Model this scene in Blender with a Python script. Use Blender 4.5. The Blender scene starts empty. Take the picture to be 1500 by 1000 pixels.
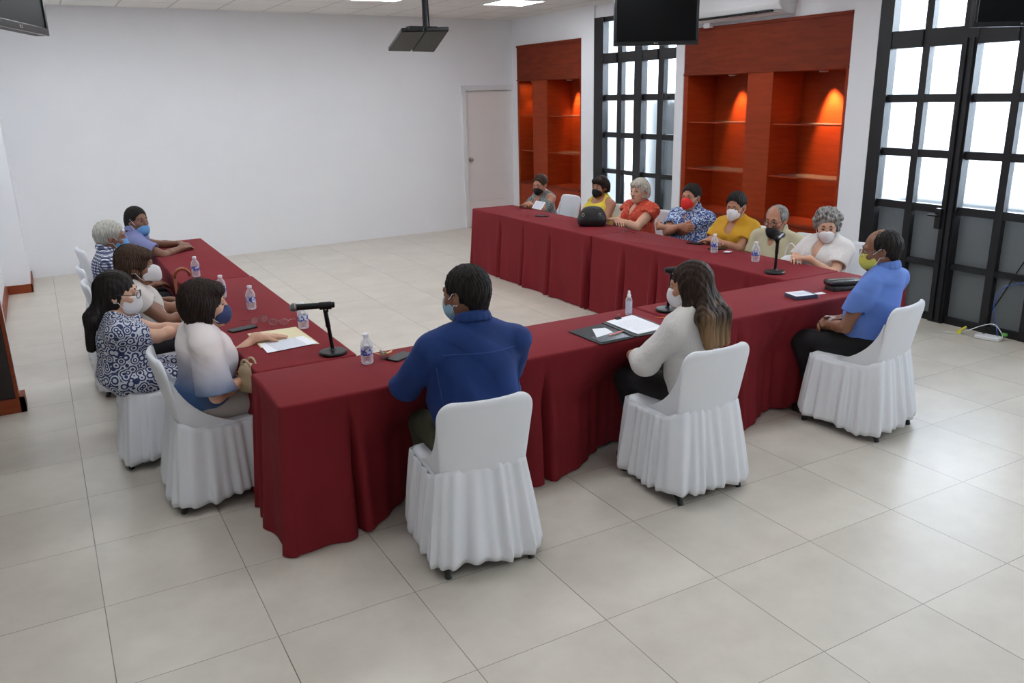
import bpy, math, random
import numpy as np
from mathutils import Matrix, Vector

PI = math.pi
random.seed(7)
col = bpy.context.scene.collection

# ------------------------------------------------------------------ scene / camera
sc = bpy.context.scene
sc.view_settings.view_transform = 'Standard'
sc.view_settings.look = 'None'
sc.view_settings.gamma = 1.0
sc.view_settings.use_curve_mapping = False
sc.view_settings.exposure = 0.88
sc.cycles.use_denoising = True
sc.cycles.max_bounces = 10
sc.cycles.diffuse_bounces = 5
sc.cycles.transparent_max_bounces = 12
sc.cycles.sample_clamp_indirect = 4.0
sc.cycles.caustics_reflective = False
sc.cycles.caustics_refractive = False

CAMF = 1208.95
CAM = np.array([0.048, -1.793, 2.087])
YAW, PITCH, ROLL = math.radians(-29.1515), math.radians(73.4198), math.radians(-1.2893)
camd = bpy.data.cameras.new('camera')
cam = bpy.data.objects.new('camera', camd)
col.objects.link(cam)
camd.sensor_width = 36
camd.lens = 36 * CAMF / 1500
camd.clip_start = 0.05
camd.clip_end = 200
cam.matrix_world = Matrix.Translation(CAM) @ Matrix.Rotation(YAW, 4, 'Z') @ Matrix.Rotation(PITCH, 4, 'X') @ Matrix.Rotation(ROLL, 4, 'Z')
sc.camera = cam

# ------------------------------------------------------------------ materials
MATS = {}


def nmat(name):
    m = bpy.data.materials.new(name)
    m.use_nodes = True
    MATS[name] = m
    return m, m.node_tree, m.node_tree.nodes['Principled BSDF']


def lin(c):
    return tuple(((v / 255) / 12.92 if v / 255 <= 0.04045 else (((v / 255) + 0.055) / 1.055) ** 2.4) for v in c)


def mat(name, rgb, rough=0.6, metal=0.0, bump=0.0, bscale=60, var=0.0, vscale=6, spec=0.5, sheen=0.0, stretch=None, coat=0.0, emit=None, sss=0.0):
    """plain procedural material: colour in sRGB bytes, noise colour variation and noise bump"""
    m, nt, b = nmat(name)
    c = lin(rgb)
    b.inputs['Base Color'].default_value = (*c, 1)
    b.inputs['Roughness'].default_value = rough
    b.inputs['Metallic'].default_value = metal
    b.inputs['Specular IOR Level'].default_value = spec
    b.inputs['Sheen Weight'].default_value = sheen
    b.inputs['Sheen Roughness'].default_value = 0.45
    b.inputs['Sheen Tint'].default_value = (0.75, 0.2, 0.24, 1)
    b.inputs['Coat Weight'].default_value = coat
    if sss:
        b.inputs['Subsurface Weight'].default_value = sss
        b.inputs['Subsurface Radius'].default_value = (0.02, 0.008, 0.004)
        b.inputs['Subsurface Scale'].default_value = 0.5
    if emit:
        b.inputs['Emission Color'].default_value = (*emit[:3], 1)
        b.inputs['Emission Strength'].default_value = emit[3]
    N, L = nt.nodes, nt.links
    if var or bump:
        tc = N.new('ShaderNodeTexCoord')
        mp = N.new('ShaderNodeMapping')
        L.new(tc.outputs['Object'], mp.inputs['Vector'])
        if stretch:
            mp.inputs['Scale'].default_value = stretch
    if var:
        n = N.new('ShaderNodeTexNoise')
        n.inputs['Scale'].default_value = vscale
        n.inputs['Detail'].default_value = 5
        L.new(mp.outputs[0], n.inputs['Vector'])
        r = N.new('ShaderNodeValToRGB')
        r.color_ramp.elements[0].position = 0.3
        r.color_ramp.elements[1].position = 0.7
        r.color_ramp.elements[0].color = (*[max(0, v * (1 - var)) for v in c], 1)
        r.color_ramp.elements[1].color = (*[min(1, v * (1 + var)) for v in c], 1)
        L.new(n.outputs['Fac'], r.inputs['Fac'])
        L.new(r.outputs['Color'], b.inputs['Base Color'])
    if bump:
        n2 = N.new('ShaderNodeTexNoise')
        n2.inputs['Scale'].default_value = bscale
        n2.inputs['Detail'].default_value = 4
        L.new(mp.outputs[0], n2.inputs['Vector'])
        bp = N.new('ShaderNodeBump')
        bp.inputs['Strength'].default_value = bump
        bp.inputs['Distance'].default_value = 0.01
        L.new(n2.outputs['Fac'], bp.inputs['Height'])
        L.new(bp.outputs['Normal'], b.inputs['Normal'])
    return m


def ramp_between(nt, b, fac, c0, c1, p0=0.45, p1=0.55, const=False):
    r = nt.nodes.new('ShaderNodeValToRGB')
    r.color_ramp.elements[0].position = p0
    r.color_ramp.elements[1].position = p1
    r.color_ramp.elements[0].color = (*lin(c0), 1)
    r.color_ramp.elements[1].color = (*lin(c1), 1)
    if const:
        r.color_ramp.interpolation = 'CONSTANT'
    nt.links.new(fac, r.inputs['Fac'])
    nt.links.new(r.outputs['Color'], b.inputs['Base Color'])
    return r


def objcoord(nt, scale=(1, 1, 1), rot=(0, 0, 0)):
    tc = nt.nodes.new('ShaderNodeTexCoord')
    mp = nt.nodes.new('ShaderNodeMapping')
    mp.inputs['Scale'].default_value = scale
    mp.inputs['Rotation'].default_value = rot
    nt.links.new(tc.outputs['Object'], mp.inputs['Vector'])
    return mp.outputs[0]


def mathn(nt, op, a, b=None, c=None):
    n = nt.nodes.new('ShaderNodeMath')
    n.operation = op
    for i, v in enumerate((a, b, c)):
        if v is None:
            continue
        if isinstance(v, (int, float)):
            n.inputs[i].default_value = v
        else:
            nt.links.new(v, n.inputs[i])
    return n.outputs[0]


def floor_mat():
    m, nt, b = nmat('floor_tiles')
    N, L = nt.nodes, nt.links
    v = objcoord(nt)
    sx = N.new('ShaderNodeSeparateXYZ')
    L.new(v, sx.inputs[0])
    T = 0.6
    lines = []
    ids = []
    for i in (0, 1):
        q = mathn(nt, 'DIVIDE', sx.outputs[i], T)
        fr = mathn(nt, 'FRACT', q)
        ids.append(mathn(nt, 'FLOOR', q))
        d = mathn(nt, 'MINIMUM', fr, mathn(nt, 'SUBTRACT', 1.0, fr))
        lines.append(mathn(nt, 'LESS_THAN', d, 0.0034 if i == 0 else 0.0026))
    grout = mathn(nt, 'MAXIMUM', lines[0], lines[1])
    cb = N.new('ShaderNodeCombineXYZ')
    L.new(ids[0], cb.inputs[0])
    L.new(ids[1], cb.inputs[1])
    wn = N.new('ShaderNodeTexWhiteNoise')
    L.new(cb.outputs[0], wn.inputs['Vector'])
    # streaky stone look, different per tile
    add = N.new('ShaderNodeVectorMath')
    add.operation = 'ADD'
    sc_ = N.new('ShaderNodeVectorMath')
    sc_.operation = 'SCALE'
    L.new(wn.outputs['Color'], sc_.inputs[0])
    sc_.inputs['Scale'].default_value = 20
    L.new(v, add.inputs[0])
    L.new(sc_.outputs[0], add.inputs[1])
    ns = N.new('ShaderNodeTexNoise')
    ns.inputs['Scale'].default_value = 3.2
    ns.inputs['Detail'].default_value = 7
    ns.inputs['Roughness'].default_value = 0.62
    L.new(add.outputs[0], ns.inputs['Vector'])
    r = N.new('ShaderNodeValToRGB')
    r.color_ramp.elements[0].position = 0.3
    r.color_ramp.elements[1].position = 0.72
    r.color_ramp.elements[0].color = (*lin((198, 190, 178)), 1)
    r.color_ramp.elements[1].color = (*lin((214, 207, 195)), 1)
    L.new(ns.outputs['Fac'], r.inputs['Fac'])
    hv = N.new('ShaderNodeHueSaturation')
    L.new(r.outputs['Color'], hv.inputs['Color'])
    L.new(mathn(nt, 'ADD', mathn(nt, 'MULTIPLY', wn.outputs['Value'], 0.05), 0.975), hv.inputs['Value'])
    gn = N.new('ShaderNodeTexNoise')
    gn.inputs['Scale'].default_value = 1.7
    L.new(v, gn.inputs['Vector'])
    gr = N.new('ShaderNodeValToRGB')
    gr.color_ramp.elements[0].position = 0.35
    gr.color_ramp.elements[1].position = 0.65
    gr.color_ramp.elements[0].color = (*lin((105, 97, 84)), 1)
    gr.color_ramp.elements[1].color = (*lin((160, 152, 140)), 1)
    L.new(gn.outputs['Fac'], gr.inputs['Fac'])
    mx = N.new('ShaderNodeMix')
    mx.data_type = 'RGBA'
    L.new(grout, mx.inputs['Factor'])
    L.new(hv.outputs['Color'], mx.inputs[6])
    L.new(gr.outputs['Color'], mx.inputs[7])
    L.new(mx.outputs[2], b.inputs['Base Color'])
    b.inputs['Roughness'].default_value = 0.30
    rr = mathn(nt, 'MULTIPLY_ADD', ns.outputs['Fac'], 0.14, 0.26)
    L.new(rr, b.inputs['Roughness'])
    b.inputs['Specular IOR Level'].default_value = 0.4
    bp = N.new('ShaderNodeBump')
    bp.inputs['Strength'].default_value = 0.25
    bp.inputs['Distance'].default_value = 0.002
    L.new(mathn(nt, 'SUBTRACT', 1.0, grout), bp.inputs['Height'])
    L.new(bp.outputs['Normal'], b.inputs['Normal'])
    return m


def ceiling_mat():
    m, nt, b = nmat('ceiling_tiles')
    v = objcoord(nt)
    sx = nt.nodes.new('ShaderNodeSeparateXYZ')
    nt.links.new(v, sx.inputs[0])
    ls = []
    for i in (0, 1):
        fr = mathn(nt, 'FRACT', mathn(nt, 'DIVIDE', mathn(nt, 'ADD', sx.outputs[i], 0.2 if i else 0.02), 0.61))
        d = mathn(nt, 'MINIMUM', fr, mathn(nt, 'SUBTRACT', 1.0, fr))
        ls.append(mathn(nt, 'LESS_THAN', d, 0.016))
    g = mathn(nt, 'MAXIMUM', ls[0], ls[1])
    ramp_between(nt, b, g, (232, 230, 226), (196, 192, 188), 0.3, 0.7)
    b.inputs['Roughness'].default_value = 0.85
    return m


def wood_mat(name, c0, c1, rough=0.38, scale=(1.2, 1.2, 14), rot=(0, 0, 0)):
    m, nt, b = nmat(name)
    v = objcoord(nt, scale, rot)
    n = nt.nodes.new('ShaderNodeTexNoise')
    n.inputs['Scale'].default_value = 2.2
    n.inputs['Detail'].default_value = 6
    n.inputs['Roughness'].default_value = 0.65
    n.inputs['Distortion'].default_value = 0.4
    nt.links.new(v, n.inputs['Vector'])
    ramp_between(nt, b, n.outputs['Fac'], c0, c1, 0.3, 0.72)
    b.inputs['Roughness'].default_value = rough
    b.inputs['Specular IOR Level'].default_value = 0.2
    return m


def check_mat():
    m, nt, b = nmat('gingham_cloth')
    v = objcoord(nt, (1, 1, 1), (0, 0, 0.6))
    sx = nt.nodes.new('ShaderNodeSeparateXYZ')
    nt.links.new(v, sx.inputs[0])
    fs = []
    for o in (0, 2):
        fr = mathn(nt, 'FRACT', mathn(nt, 'MULTIPLY', sx.outputs[o], 42.0))
        fs.append(mathn(nt, 'GREATER_THAN', fr, 0.48))
    s = mathn(nt, 'MULTIPLY', mathn(nt, 'ADD', fs[0], fs[1]), 0.5)
    r = ramp_between(nt, b, s, (226, 228, 234), (42, 50, 84), 0.1, 0.9)
    e = r.color_ramp.elements.new(0.5)
    e.color = (*lin((96, 104, 136)), 1)
    b.inputs['Roughness'].default_value = 0.8
    return m


def blotch_mat(name, c0, c1, scale, c2=None, thr=0.5, dist=1.2, kind='noise', w=0.03, rough=0.75):
    m, nt, b = nmat(name)
    v = objcoord(nt)
    if kind == 'noise':
        n = nt.nodes.new('ShaderNodeTexNoise')
        n.inputs['Scale'].default_value = scale
        n.inputs['Detail'].default_value = 3
        n.inputs['Distortion'].default_value = dist
        out = n.outputs['Fac']
        nt.links.new(v, n.inputs['Vector'])
    else:
        n = nt.nodes.new('ShaderNodeTexVoronoi')
        n.inputs['Scale'].default_value = scale
        nt.links.new(v, n.inputs['Vector'])
        out = mathn(nt, 'MULTIPLY_ADD', mathn(nt, 'SINE', mathn(nt, 'MULTIPLY', n.outputs['Distance'], 22.0)), 0.5, 0.5)
    r = ramp_between(nt, b, out, c0, c1, thr - w, thr + w)
    if c2:
        e = r.color_ramp.elements.new(min(0.99, thr + 0.13))
        e.color = (*lin(c2), 1)
    b.inputs['Roughness'].default_value = rough
    return m


def ombre_mat():
    m, nt, b = nmat('ombre_chiffon')
    v = objcoord(nt)
    sx = nt.nodes.new('ShaderNodeSeparateXYZ')
    nt.links.new(v, sx.inputs[0])
    n = nt.nodes.new('ShaderNodeTexNoise')
    n.inputs['Scale'].default_value = 9
    nt.links.new(v, n.inputs['Vector'])
    z = mathn(nt, 'ADD', sx.outputs[2], mathn(nt, 'MULTIPLY', n.outputs['Fac'], 0.05))
    r = ramp_between(nt, b, z, (66, 96, 140), (226, 216, 214), 0.66, 0.88)
    b.inputs['Roughness'].default_value = 0.7
    return m


def frosted_mat():
    m, nt, b = nmat('frosted_glass')
    N, L = nt.nodes, nt.links
    N.remove(b)
    out = N['Material Output']
    tr = N.new('ShaderNodeBsdfTransparent')
    tr.inputs['Color'].default_value = (0.93, 0.96, 0.97, 1)
    rf = N.new('ShaderNodeBsdfRefraction')
    rf.inputs['Color'].default_value = (0.93, 0.96, 0.97, 1)
    rf.inputs['Roughness'].default_value = 0.55
    rf.inputs['IOR'].default_value = 1.12
    gl = N.new('ShaderNodeBsdfGlossy')
    gl.inputs['Roughness'].default_value = 0.25
    gl.inputs['Color'].default_value = (1, 1, 1, 1)
    df = N.new('ShaderNodeBsdfDiffuse')
    df.inputs['Color'].default_value = (0.55, 0.60, 0.62, 1)
    m1 = N.new('ShaderNodeMixShader')
    m1.inputs[0].default_value = 0.78
    L.new(tr.outputs[0], m1.inputs[1])
    L.new(rf.outputs[0], m1.inputs[2])
    m2 = N.new('ShaderNodeMixShader')
    m2.inputs[0].default_value = 0.25
    L.new(m1.outputs[0], m2.inputs[1])
    L.new(df.outputs[0], m2.inputs[2])
    m3 = N.new('ShaderNodeMixShader')
    m3.inputs[0].default_value = 0.04
    L.new(m2.outputs[0], m3.inputs[1])
    L.new(gl.outputs[0], m3.inputs[2])
    L.new(m3.outputs[0], out.inputs['Surface'])
    return m


def clear_mat(name, tint=(0.95, 0.97, 0.98), alpha=0.25):
    m, nt, b = nmat(name)
    N, L = nt.nodes, nt.links
    N.remove(b)
    tr = N.new('ShaderNodeBsdfTransparent')
    tr.inputs['Color'].default_value = (*tint, 1)
    g = N.new('ShaderNodeBsdfPrincipled')
    g.inputs['Base Color'].default_value = (*tint, 1)
    g.inputs['Roughness'].default_value = 0.08
    mx = N.new('ShaderNodeMixShader')
    lw = N.new('ShaderNodeLayerWeight')
    lw.inputs['Blend'].default_value = 0.35
    fac = mathn(nt, 'MULTIPLY_ADD', lw.outputs['Facing'], 0.6 if alpha > 0.04 else 0.12, alpha)
    L.new(fac, mx.inputs[0])
    L.new(tr.outputs[0], mx.inputs[1])
    L.new(g.outputs[0], mx.inputs[2])
    L.new(mx.outputs[0], N['Material Output'].inputs['Surface'])
    return m


def hair_mat(name, c0, c1, scale=(1, 1, 0.12), rough=0.62, tips=None):
    m, nt, b = nmat(name)
    b.inputs['Specular IOR Level'].default_value = 0.18
    v = objcoord(nt, scale)
    n = nt.nodes.new('ShaderNodeTexNoise')
    n.inputs['Scale'].default_value = 95
    n.inputs['Detail'].default_value = 3
    nt.links.new(v, n.inputs['Vector'])
    r = ramp_between(nt, b, n.outputs['Fac'], c0, c1, 0.35, 0.7)
    if tips:
        sx = nt.nodes.new('ShaderNodeSeparateXYZ')
        nt.links.new(objcoord(nt), sx.inputs[0])
        big = nt.nodes.new('ShaderNodeTexNoise')
        big.inputs['Scale'].default_value = 26
        nt.links.new(objcoord(nt, (1, 1, 0.1)), big.inputs['Vector'])
        f = mathn(nt, 'ADD', mathn(nt, 'MULTIPLY', mathn(nt, 'SUBTRACT', tips[0], sx.outputs[2]), tips[1]), mathn(nt, 'MULTIPLY', mathn(nt, 'SUBTRACT', big.outputs['Fac'], 0.5), 2.2))
        f = mathn(nt, 'MINIMUM', mathn(nt, 'MAXIMUM', f, 0.0), 1.0)
        mx = nt.nodes.new('ShaderNodeMix')
        mx.data_type = 'RGBA'
        nt.links.new(f, mx.inputs['Factor'])
        nt.links.new(r.outputs['Color'], mx.inputs[6])
        mx.inputs[7].default_value = (*lin(tips[2]), 1)
        nt.links.new(mx.outputs[2], b.inputs['Base Color'])
    bp = nt.nodes.new('ShaderNodeBump')
    bp.inputs['Strength'].default_value = 0.35
    bp.inputs['Distance'].default_value = 0.003
    nt.links.new(n.outputs['Fac'], bp.inputs['Height'])
    nt.links.new(bp.outputs['Normal'], b.inputs['Normal'])
    b.inputs['Roughness'].default_value = rough
    return m


def text_mat(name, paper=(238, 240, 246), ink=(150, 156, 178), pitch=140, x0=-0.09, x1=0.09, y0=-0.12, y1=0.1, dens=0.42):
    """sheet of paper with rows of small print (object x across, y up the page)"""
    m, nt, b = nmat(name)
    v = objcoord(nt)
    sx = nt.nodes.new('ShaderNodeSeparateXYZ')
    nt.links.new(v, sx.inputs[0])
    row = mathn(nt, 'LESS_THAN', mathn(nt, 'FRACT', mathn(nt, 'MULTIPLY', sx.outputs[1], pitch)), 0.4)
    n = nt.nodes.new('ShaderNodeTexNoise')
    n.inputs['Scale'].default_value = 1.0
    nt.links.new(objcoord(nt, (300, pitch, 1)), n.inputs['Vector'])
    ink_f = mathn(nt, 'MULTIPLY', row, mathn(nt, 'GREATER_THAN', n.outputs['Fac'], dens))
    for ax, lo, hi in ((0, x0, x1), (1, y0, y1)):
        ink_f = mathn(nt, 'MULTIPLY', ink_f, mathn(nt, 'GREATER_THAN', sx.outputs[ax], lo))
        ink_f = mathn(nt, 'MULTIPLY', ink_f, mathn(nt, 'LESS_THAN', sx.outputs[ax], hi))
    ramp_between(nt, b, ink_f, paper, ink, 0.4, 0.6)
    b.inputs['Roughness'].default_value = 0.7
    return m


M = dict(
    floor=floor_mat(), ceiling=ceiling_mat(),
    wall=mat('white_wall_paint', (238, 240, 244), 0.8, bump=0.12, bscale=130, var=0.012, vscale=2),
    base=wood_mat('red_clay_skirting', (128, 58, 32), (150, 74, 44), 0.45),
    darkpanel=mat('dark_glossy_panel', (34, 20, 22), 0.25, var=0.2, vscale=3),
    iron=mat('black_painted_steel', (20, 20, 23), 0.42, bump=0.03),
    wood=wood_mat('mahogany_veneer', (138, 47, 16), (162, 61, 22), 0.42, (1.4, 1.4, 14), (0, 0, 0)),
    woodh=wood_mat('mahogany_veneer_cross', (104, 36, 17), (134, 52, 25), 0.62, (2, 1.2, 9), (0, 0, 0)),
    frosted=frosted_mat(),
    shelfglass=clear_mat('shelf_glass', (0.9, 0.85, 0.8), 0.02),
    cloth=mat('burgundy_polyester', (122, 29, 37), 0.8, bump=0.12, bscale=900, var=0.05, vscale=3, spec=0.25),
    chaircloth=mat('white_stretch_cloth', (226, 228, 233), 0.75, bump=0.1, bscale=500, var=0.01),
    chairleg=mat('black_chair_tube', (26, 27, 30), 0.4),
    black=mat('black_plastic', (11, 12, 13), 0.42, spec=0.3), blackrough=mat('black_fabric', (16, 16, 18), 0.85, bump=0.3, bscale=300),
    screen=mat('dark_screen', (6, 6, 8), 0.3, spec=0.12), bezel=mat('black_gloss_bezel', (10, 10, 12), 0.2),
    white=mat('white_plastic', (226, 228, 230), 0.4), doorwhite=mat('white_door_paint', (232, 228, 228), 0.5),
    chrome=mat('brushed_steel', (170, 168, 162), 0.3, 1.0), grill=mat('steel_mesh', (120, 122, 124), 0.42, 0.9, bump=0.8, bscale=900),
    gold=mat('gold_metal', (190, 150, 96), 0.3, 1.0),
    bottle=clear_mat('clear_bottle_plastic', (0.95, 0.97, 1.0), 0.22), cap=mat('white_cap', (232, 234, 240), 0.45),
    label=blotch_mat('blue_white_label', (60, 84, 170), (222, 228, 242), 60, thr=0.5, dist=0.4),
    screenled=mat('ceiling_led_diffuser', (250, 250, 250), 0.5, emit=(0.90, 0.95, 1.0, 8.6)),
    lampglow=mat('downlight_lens', (250, 240, 220), 0.5, emit=(1.0, 0.82, 0.55, 14.0)),
    outdark=mat('outdoor_dark_block', (68, 71, 74), 0.95), ground=mat('outdoor_paving', (70, 70, 72), 0.9, var=0.1, vscale=1), outwall=mat('outdoor_wall', (225, 228, 230), 0.9, var=0.02),
)

# ------------------------------------------------------------------ mesh helpers


def tag(o, label=None, cat=None, group=None, kind=None):
    if label:
        o['label'] = label
    if cat:
        o['category'] = cat
    if group:
        o['group'] = group
    if kind:
        o['kind'] = kind
    return o


def empty(name, loc=(0, 0, 0), rz=0.0, label=None, cat=None, group=None):
    o = bpy.data.objects.new(name, None)
    o.empty_display_size = 0.1
    col.objects.link(o)
    o.location = loc
    o.rotation_euler = (0, 0, rz)
    return tag(o, label, cat, group)


class MB:
    def __init__(self):
        self.v, self.f = [], []

    def add(self, vs, fs):
        n = len(self.v)
        self.v += [tuple(map(float, p)) for p in vs]
        self.f += [tuple(i + n for i in f) for f in fs]
        return self

    def box(self, x0, x1, y0, y1, z0, z1, M4=None):
        vs = [(x, y, z) for z in (z0, z1) for y in (y0, y1) for x in (x0, x1)]
        if M4 is not None:
            vs = [tuple(M4 @ Vector(p)) for p in vs]
        return self.add(vs, [(0, 2, 3, 1), (4, 5, 7, 6), (0, 1, 5, 4), (2, 6, 7, 3), (0, 4, 6, 2), (1, 3, 7, 5)])

    def tube(self, pts, r, n=10, closed=False, caps=True):
        pts = [Vector(p) for p in pts]
        R = r if isinstance(r, (list, tuple)) else [r] * len(pts)
        m = len(pts)
        vs, fs = [], []
        up = None
        for i, p in enumerate(pts):
            if closed:
                t = (pts[(i + 1) % m] - pts[i - 1]).normalized()
            else:
                t = (pts[min(i + 1, m - 1)] - pts[max(i - 1, 0)]).normalized()
            if up is None:
                up = Vector((0, 0, 1)) if abs(t.z) < 0.9 else Vector((1, 0, 0))
            a = t.cross(up)
            if a.length < 1e-4:
                a = t.cross(Vector((0.3, 1, 0.2)))
            a.normalize()
            b = a.cross(t).normalized()
            up = b
            for k in range(n):
                an = 2 * PI * k / n
                vs.append(p + a * math.cos(an) * R[i] + b * math.sin(an) * R[i])
        for i in range(m if closed else m - 1):
            j = (i + 1) % m
            for k in range(n):
                l = (k + 1) % n
                fs.append((i * n + k, i * n + l, j * n + l, j * n + k))
        if not closed and caps:
            fs.append(tuple(range(n))[::-1])
            fs.append(tuple((m - 1) * n + k for k in range(n)))
        return self.add(vs, fs)

    def lathe(self, prof, n=20, org=(0, 0, 0), M4=None, caps=True):
        vs, fs = [], []
        for r, z in prof:
            for k in range(n):
                a = 2 * PI * k / n
                vs.append(Vector((r * math.cos(a), r * math.sin(a), z)))
        for i in range(len(prof) - 1):
            for k in range(n):
                l = (k + 1) % n
                fs.append((i * n + k, i * n + l, (i + 1) * n + l, (i + 1) * n + k))
        if caps:
            fs.append(tuple(range(n))[::-1])
            fs.append(tuple((len(prof) - 1) * n + k for k in range(n)))
        if M4 is not None:
            vs = [M4 @ p for p in vs]
        o = Vector(org)
        return self.add([p + o for p in vs], fs)

    def build(self, name, m, parent=None, smooth=False, bevel=0.0, angle=None, kind=None, loc=None):
        me = bpy.data.meshes.new(name)
        me.from_pydata(self.v, [], self.f)
        me.materials.append(m)
        if smooth:
            me.polygons.foreach_set('use_smooth', [True] * len(me.polygons))
            if angle:
                me.set_sharp_from_angle(angle=math.radians(angle))
        o = bpy.data.objects.new(name, me)
        col.objects.link(o)
        if bevel:
            b = o.modifiers.new('bevel', 'BEVEL')
            b.width = bevel
            b.segments = 3
            b.limit_method = 'ANGLE'
        if parent:
            o.parent = parent
        if loc is not None:
            o.location = loc
        if kind:
            o['kind'] = kind
        return o


def box(name, m, x0, x1, y0, y1, z0, z1, parent=None, bevel=0.0, kind=None, M4=None):
    return MB().box(x0, x1, y0, y1, z0, z1, M4).build(name, m, parent, bevel=bevel, kind=kind)


def copy_tree(o, parent=None):
    c = o.copy()
    col.objects.link(c)
    c.parent = parent
    for ch in list(o.children):
        copy_tree(ch, c)
    return c


def rbox_pts(w, d, r, n=5):
    """outline of a rounded rectangle, counter clockwise"""
    out = []
    for cx, cy, a0 in ((w / 2 - r, d / 2 - r, 0), (-w / 2 + r, d / 2 - r, 90), (-w / 2 + r, -d / 2 + r, 180), (w / 2 - r, -d / 2 + r, 270)):
        for k in range(n + 1):
            a = math.radians(a0 + 90 * k / n)
            out.append((cx + r * math.cos(a), cy + r * math.sin(a)))
    return out


def slab(mb, w, d, z0, z1, r, M4=None, n=5, e=0.0):
    """rounded slab centred on the origin"""
    prof = [(0.0, z0)] if not e else []
    pts = rbox_pts(w, d, r, n)
    rings = []
    if e:
        for k in range(4):
            a = PI / 2 * k / 3
            rings.append((e * (1 - math.sin(a)), z0 + e * (1 - math.cos(a))))
        for k in range(4):
            a = PI / 2 * k / 3
            rings.append((e * (1 - math.cos(a)), z1 - e + e * math.sin(a)))
    else:
        rings = [(0, z0), (0, z1)]
    vs = []
    for ins, z in rings:
        for x, y in pts:
            s = math.hypot(x, y) or 1
            vs.append(Vector((x * (1 - ins / (w / 2)), y * (1 - ins / (d / 2)), z)))
    m = len(pts)
    fs = [tuple(range(m))[::-1], tuple((len(rings) - 1) * m + k for k in range(m))]
    for i in range(len(rings) - 1):
        for k in range(m):
            l = (k + 1) % m
            fs.append((i * m + k, i * m + l, (i + 1) * m + l, (i + 1) * m + k))
    if M4 is not None:
        vs = [M4 @ p for p in vs]
    mb.add(vs, fs)
    return mb

# ------------------------------------------------------------------ the room
X_W = 7.05        # inner face of the window wall
CEIL = 3.25
TH = math.atan2(0.372, 6.396)
MBK = Matrix.Translation((-0.226, 10.122, 0)) @ Matrix.Rotation(TH, 4, 'Z')   # back wall frame: x along the wall, y into it

box('floor', M['floor'], -3.4, 7.6, -4.7, 10.9, -0.1, 0.0, kind='structure')
box('ceiling', M['ceiling'], -3.4, 7.6, -4.7, 11.0, CEIL, CEIL + 0.1, kind='structure')
w = MB()
w.box(-3.2, 6.36, 0, 0.15, 0, CEIL + 0.05, MBK)
w.box(6.36, 7.365, 0, 0.15, 2.22, CEIL + 0.05, MBK)
w.box(7.365, 7.9, 0, 0.15, 0, CEIL + 0.05, MBK)
w.box(6.36, 7.37, 0.11, 0.15, 0, 2.25, MBK)
w.build('wall_back', M['wall'], kind='structure')
w = MB()
w.box(-3.2, -0.325, 4.78, 4.93, 0, CEIL + 0.05)
w.box(-3.2, -0.50, 4.93, 9.3, 0, CEIL + 0.05)
w.build('wall_left', M['wall'], kind='structure')
box('wall_corner', M['wall'], -1.4, -0.235, 9.22, 10.25, 0, CEIL + 0.05, kind='structure')
box('wall_far_left', M['wall'], -3.4, -3.2, -4.7, 10.3, 0, CEIL + 0.05, kind='structure')
box('wall_rear', M['wall'], -3.4, 7.6, -4.7, -4.5, 0, CEIL + 0.05, kind='structure')
w = MB()
w.box(X_W - 0.01, 7.55, -4.6, -3.2, 0, CEIL + 0.05)
w.box(X_W, 7.3, -3.2, 1.30, 3.06, CEIL + 0.05)
w.box(X_W, 7.55, 1.30, 1.90, 0, CEIL + 0.05)
w.box(X_W, 7.3, 1.90, 3.61, 3.06, CEIL + 0.05)
w.box(X_W - 0.03, 7.55, 3.61, 3.90, 0, CEIL + 0.05)
w.box(X_W, 7.55, 3.90, 6.30, 2.80, CEIL + 0.05)
w.box(7.50, 7.6, 3.90, 6.30, 0, 2.80)
w.box(X_W - 0.03, 7.55, 6.30, 6.45, 0, CEIL + 0.05)
w.box(X_W, 7.3, 6.45, 8.19, 3.08, CEIL + 0.05)
w.box(X_W - 0.03, 7.55, 8.19, 8.50, 0, CEIL + 0.05)
w.box(X_W, 7.55, 8.50, 10.36, 2.85, CEIL + 0.05)
w.box(7.50, 7.6, 8.50, 10.36, 0, 2.85)
w.box(X_W, 7.55, 10.36, 10.62, 0, CEIL + 0.05)
w.build('wall_right', M['wall'], kind='structure')

# skirting
b = MB()
b.box(-1.4, -0.22, 9.205, 9.22, 0, 0.10)
b.box(-0.235, -0.22, 9.205, 10.11, 0, 0.10)
b.build('baseboard_corner', M['base'], kind='structure')
b = MB()
b.box(-3.2, -0.29, 4.735, 4.77, 0, 0.105)
b.box(-0.325, -0.29, 4.735, 4.93, 0, 0.105)
b.box(-0.50, -0.475, 4.93, 9.205, 0, 0.105)
b.build('baseboard_left', M['base'], kind='structure')
box('baseboard_right', M['base'], X_W - 0.02, X_W, 1.31, 1.89, 0, 0.10, kind='structure')
# dark panelling with a thin reddish edge on the near end of the left wall
box('trim_1', M['darkpanel'], -3.19, -0.345, 4.755, 4.78, 0.105, 2.6, kind='structure')
box('trim_2', M['base'], -0.345, -0.322, 4.752, 4.80, 0.105, 2.6, kind='structure')


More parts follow.
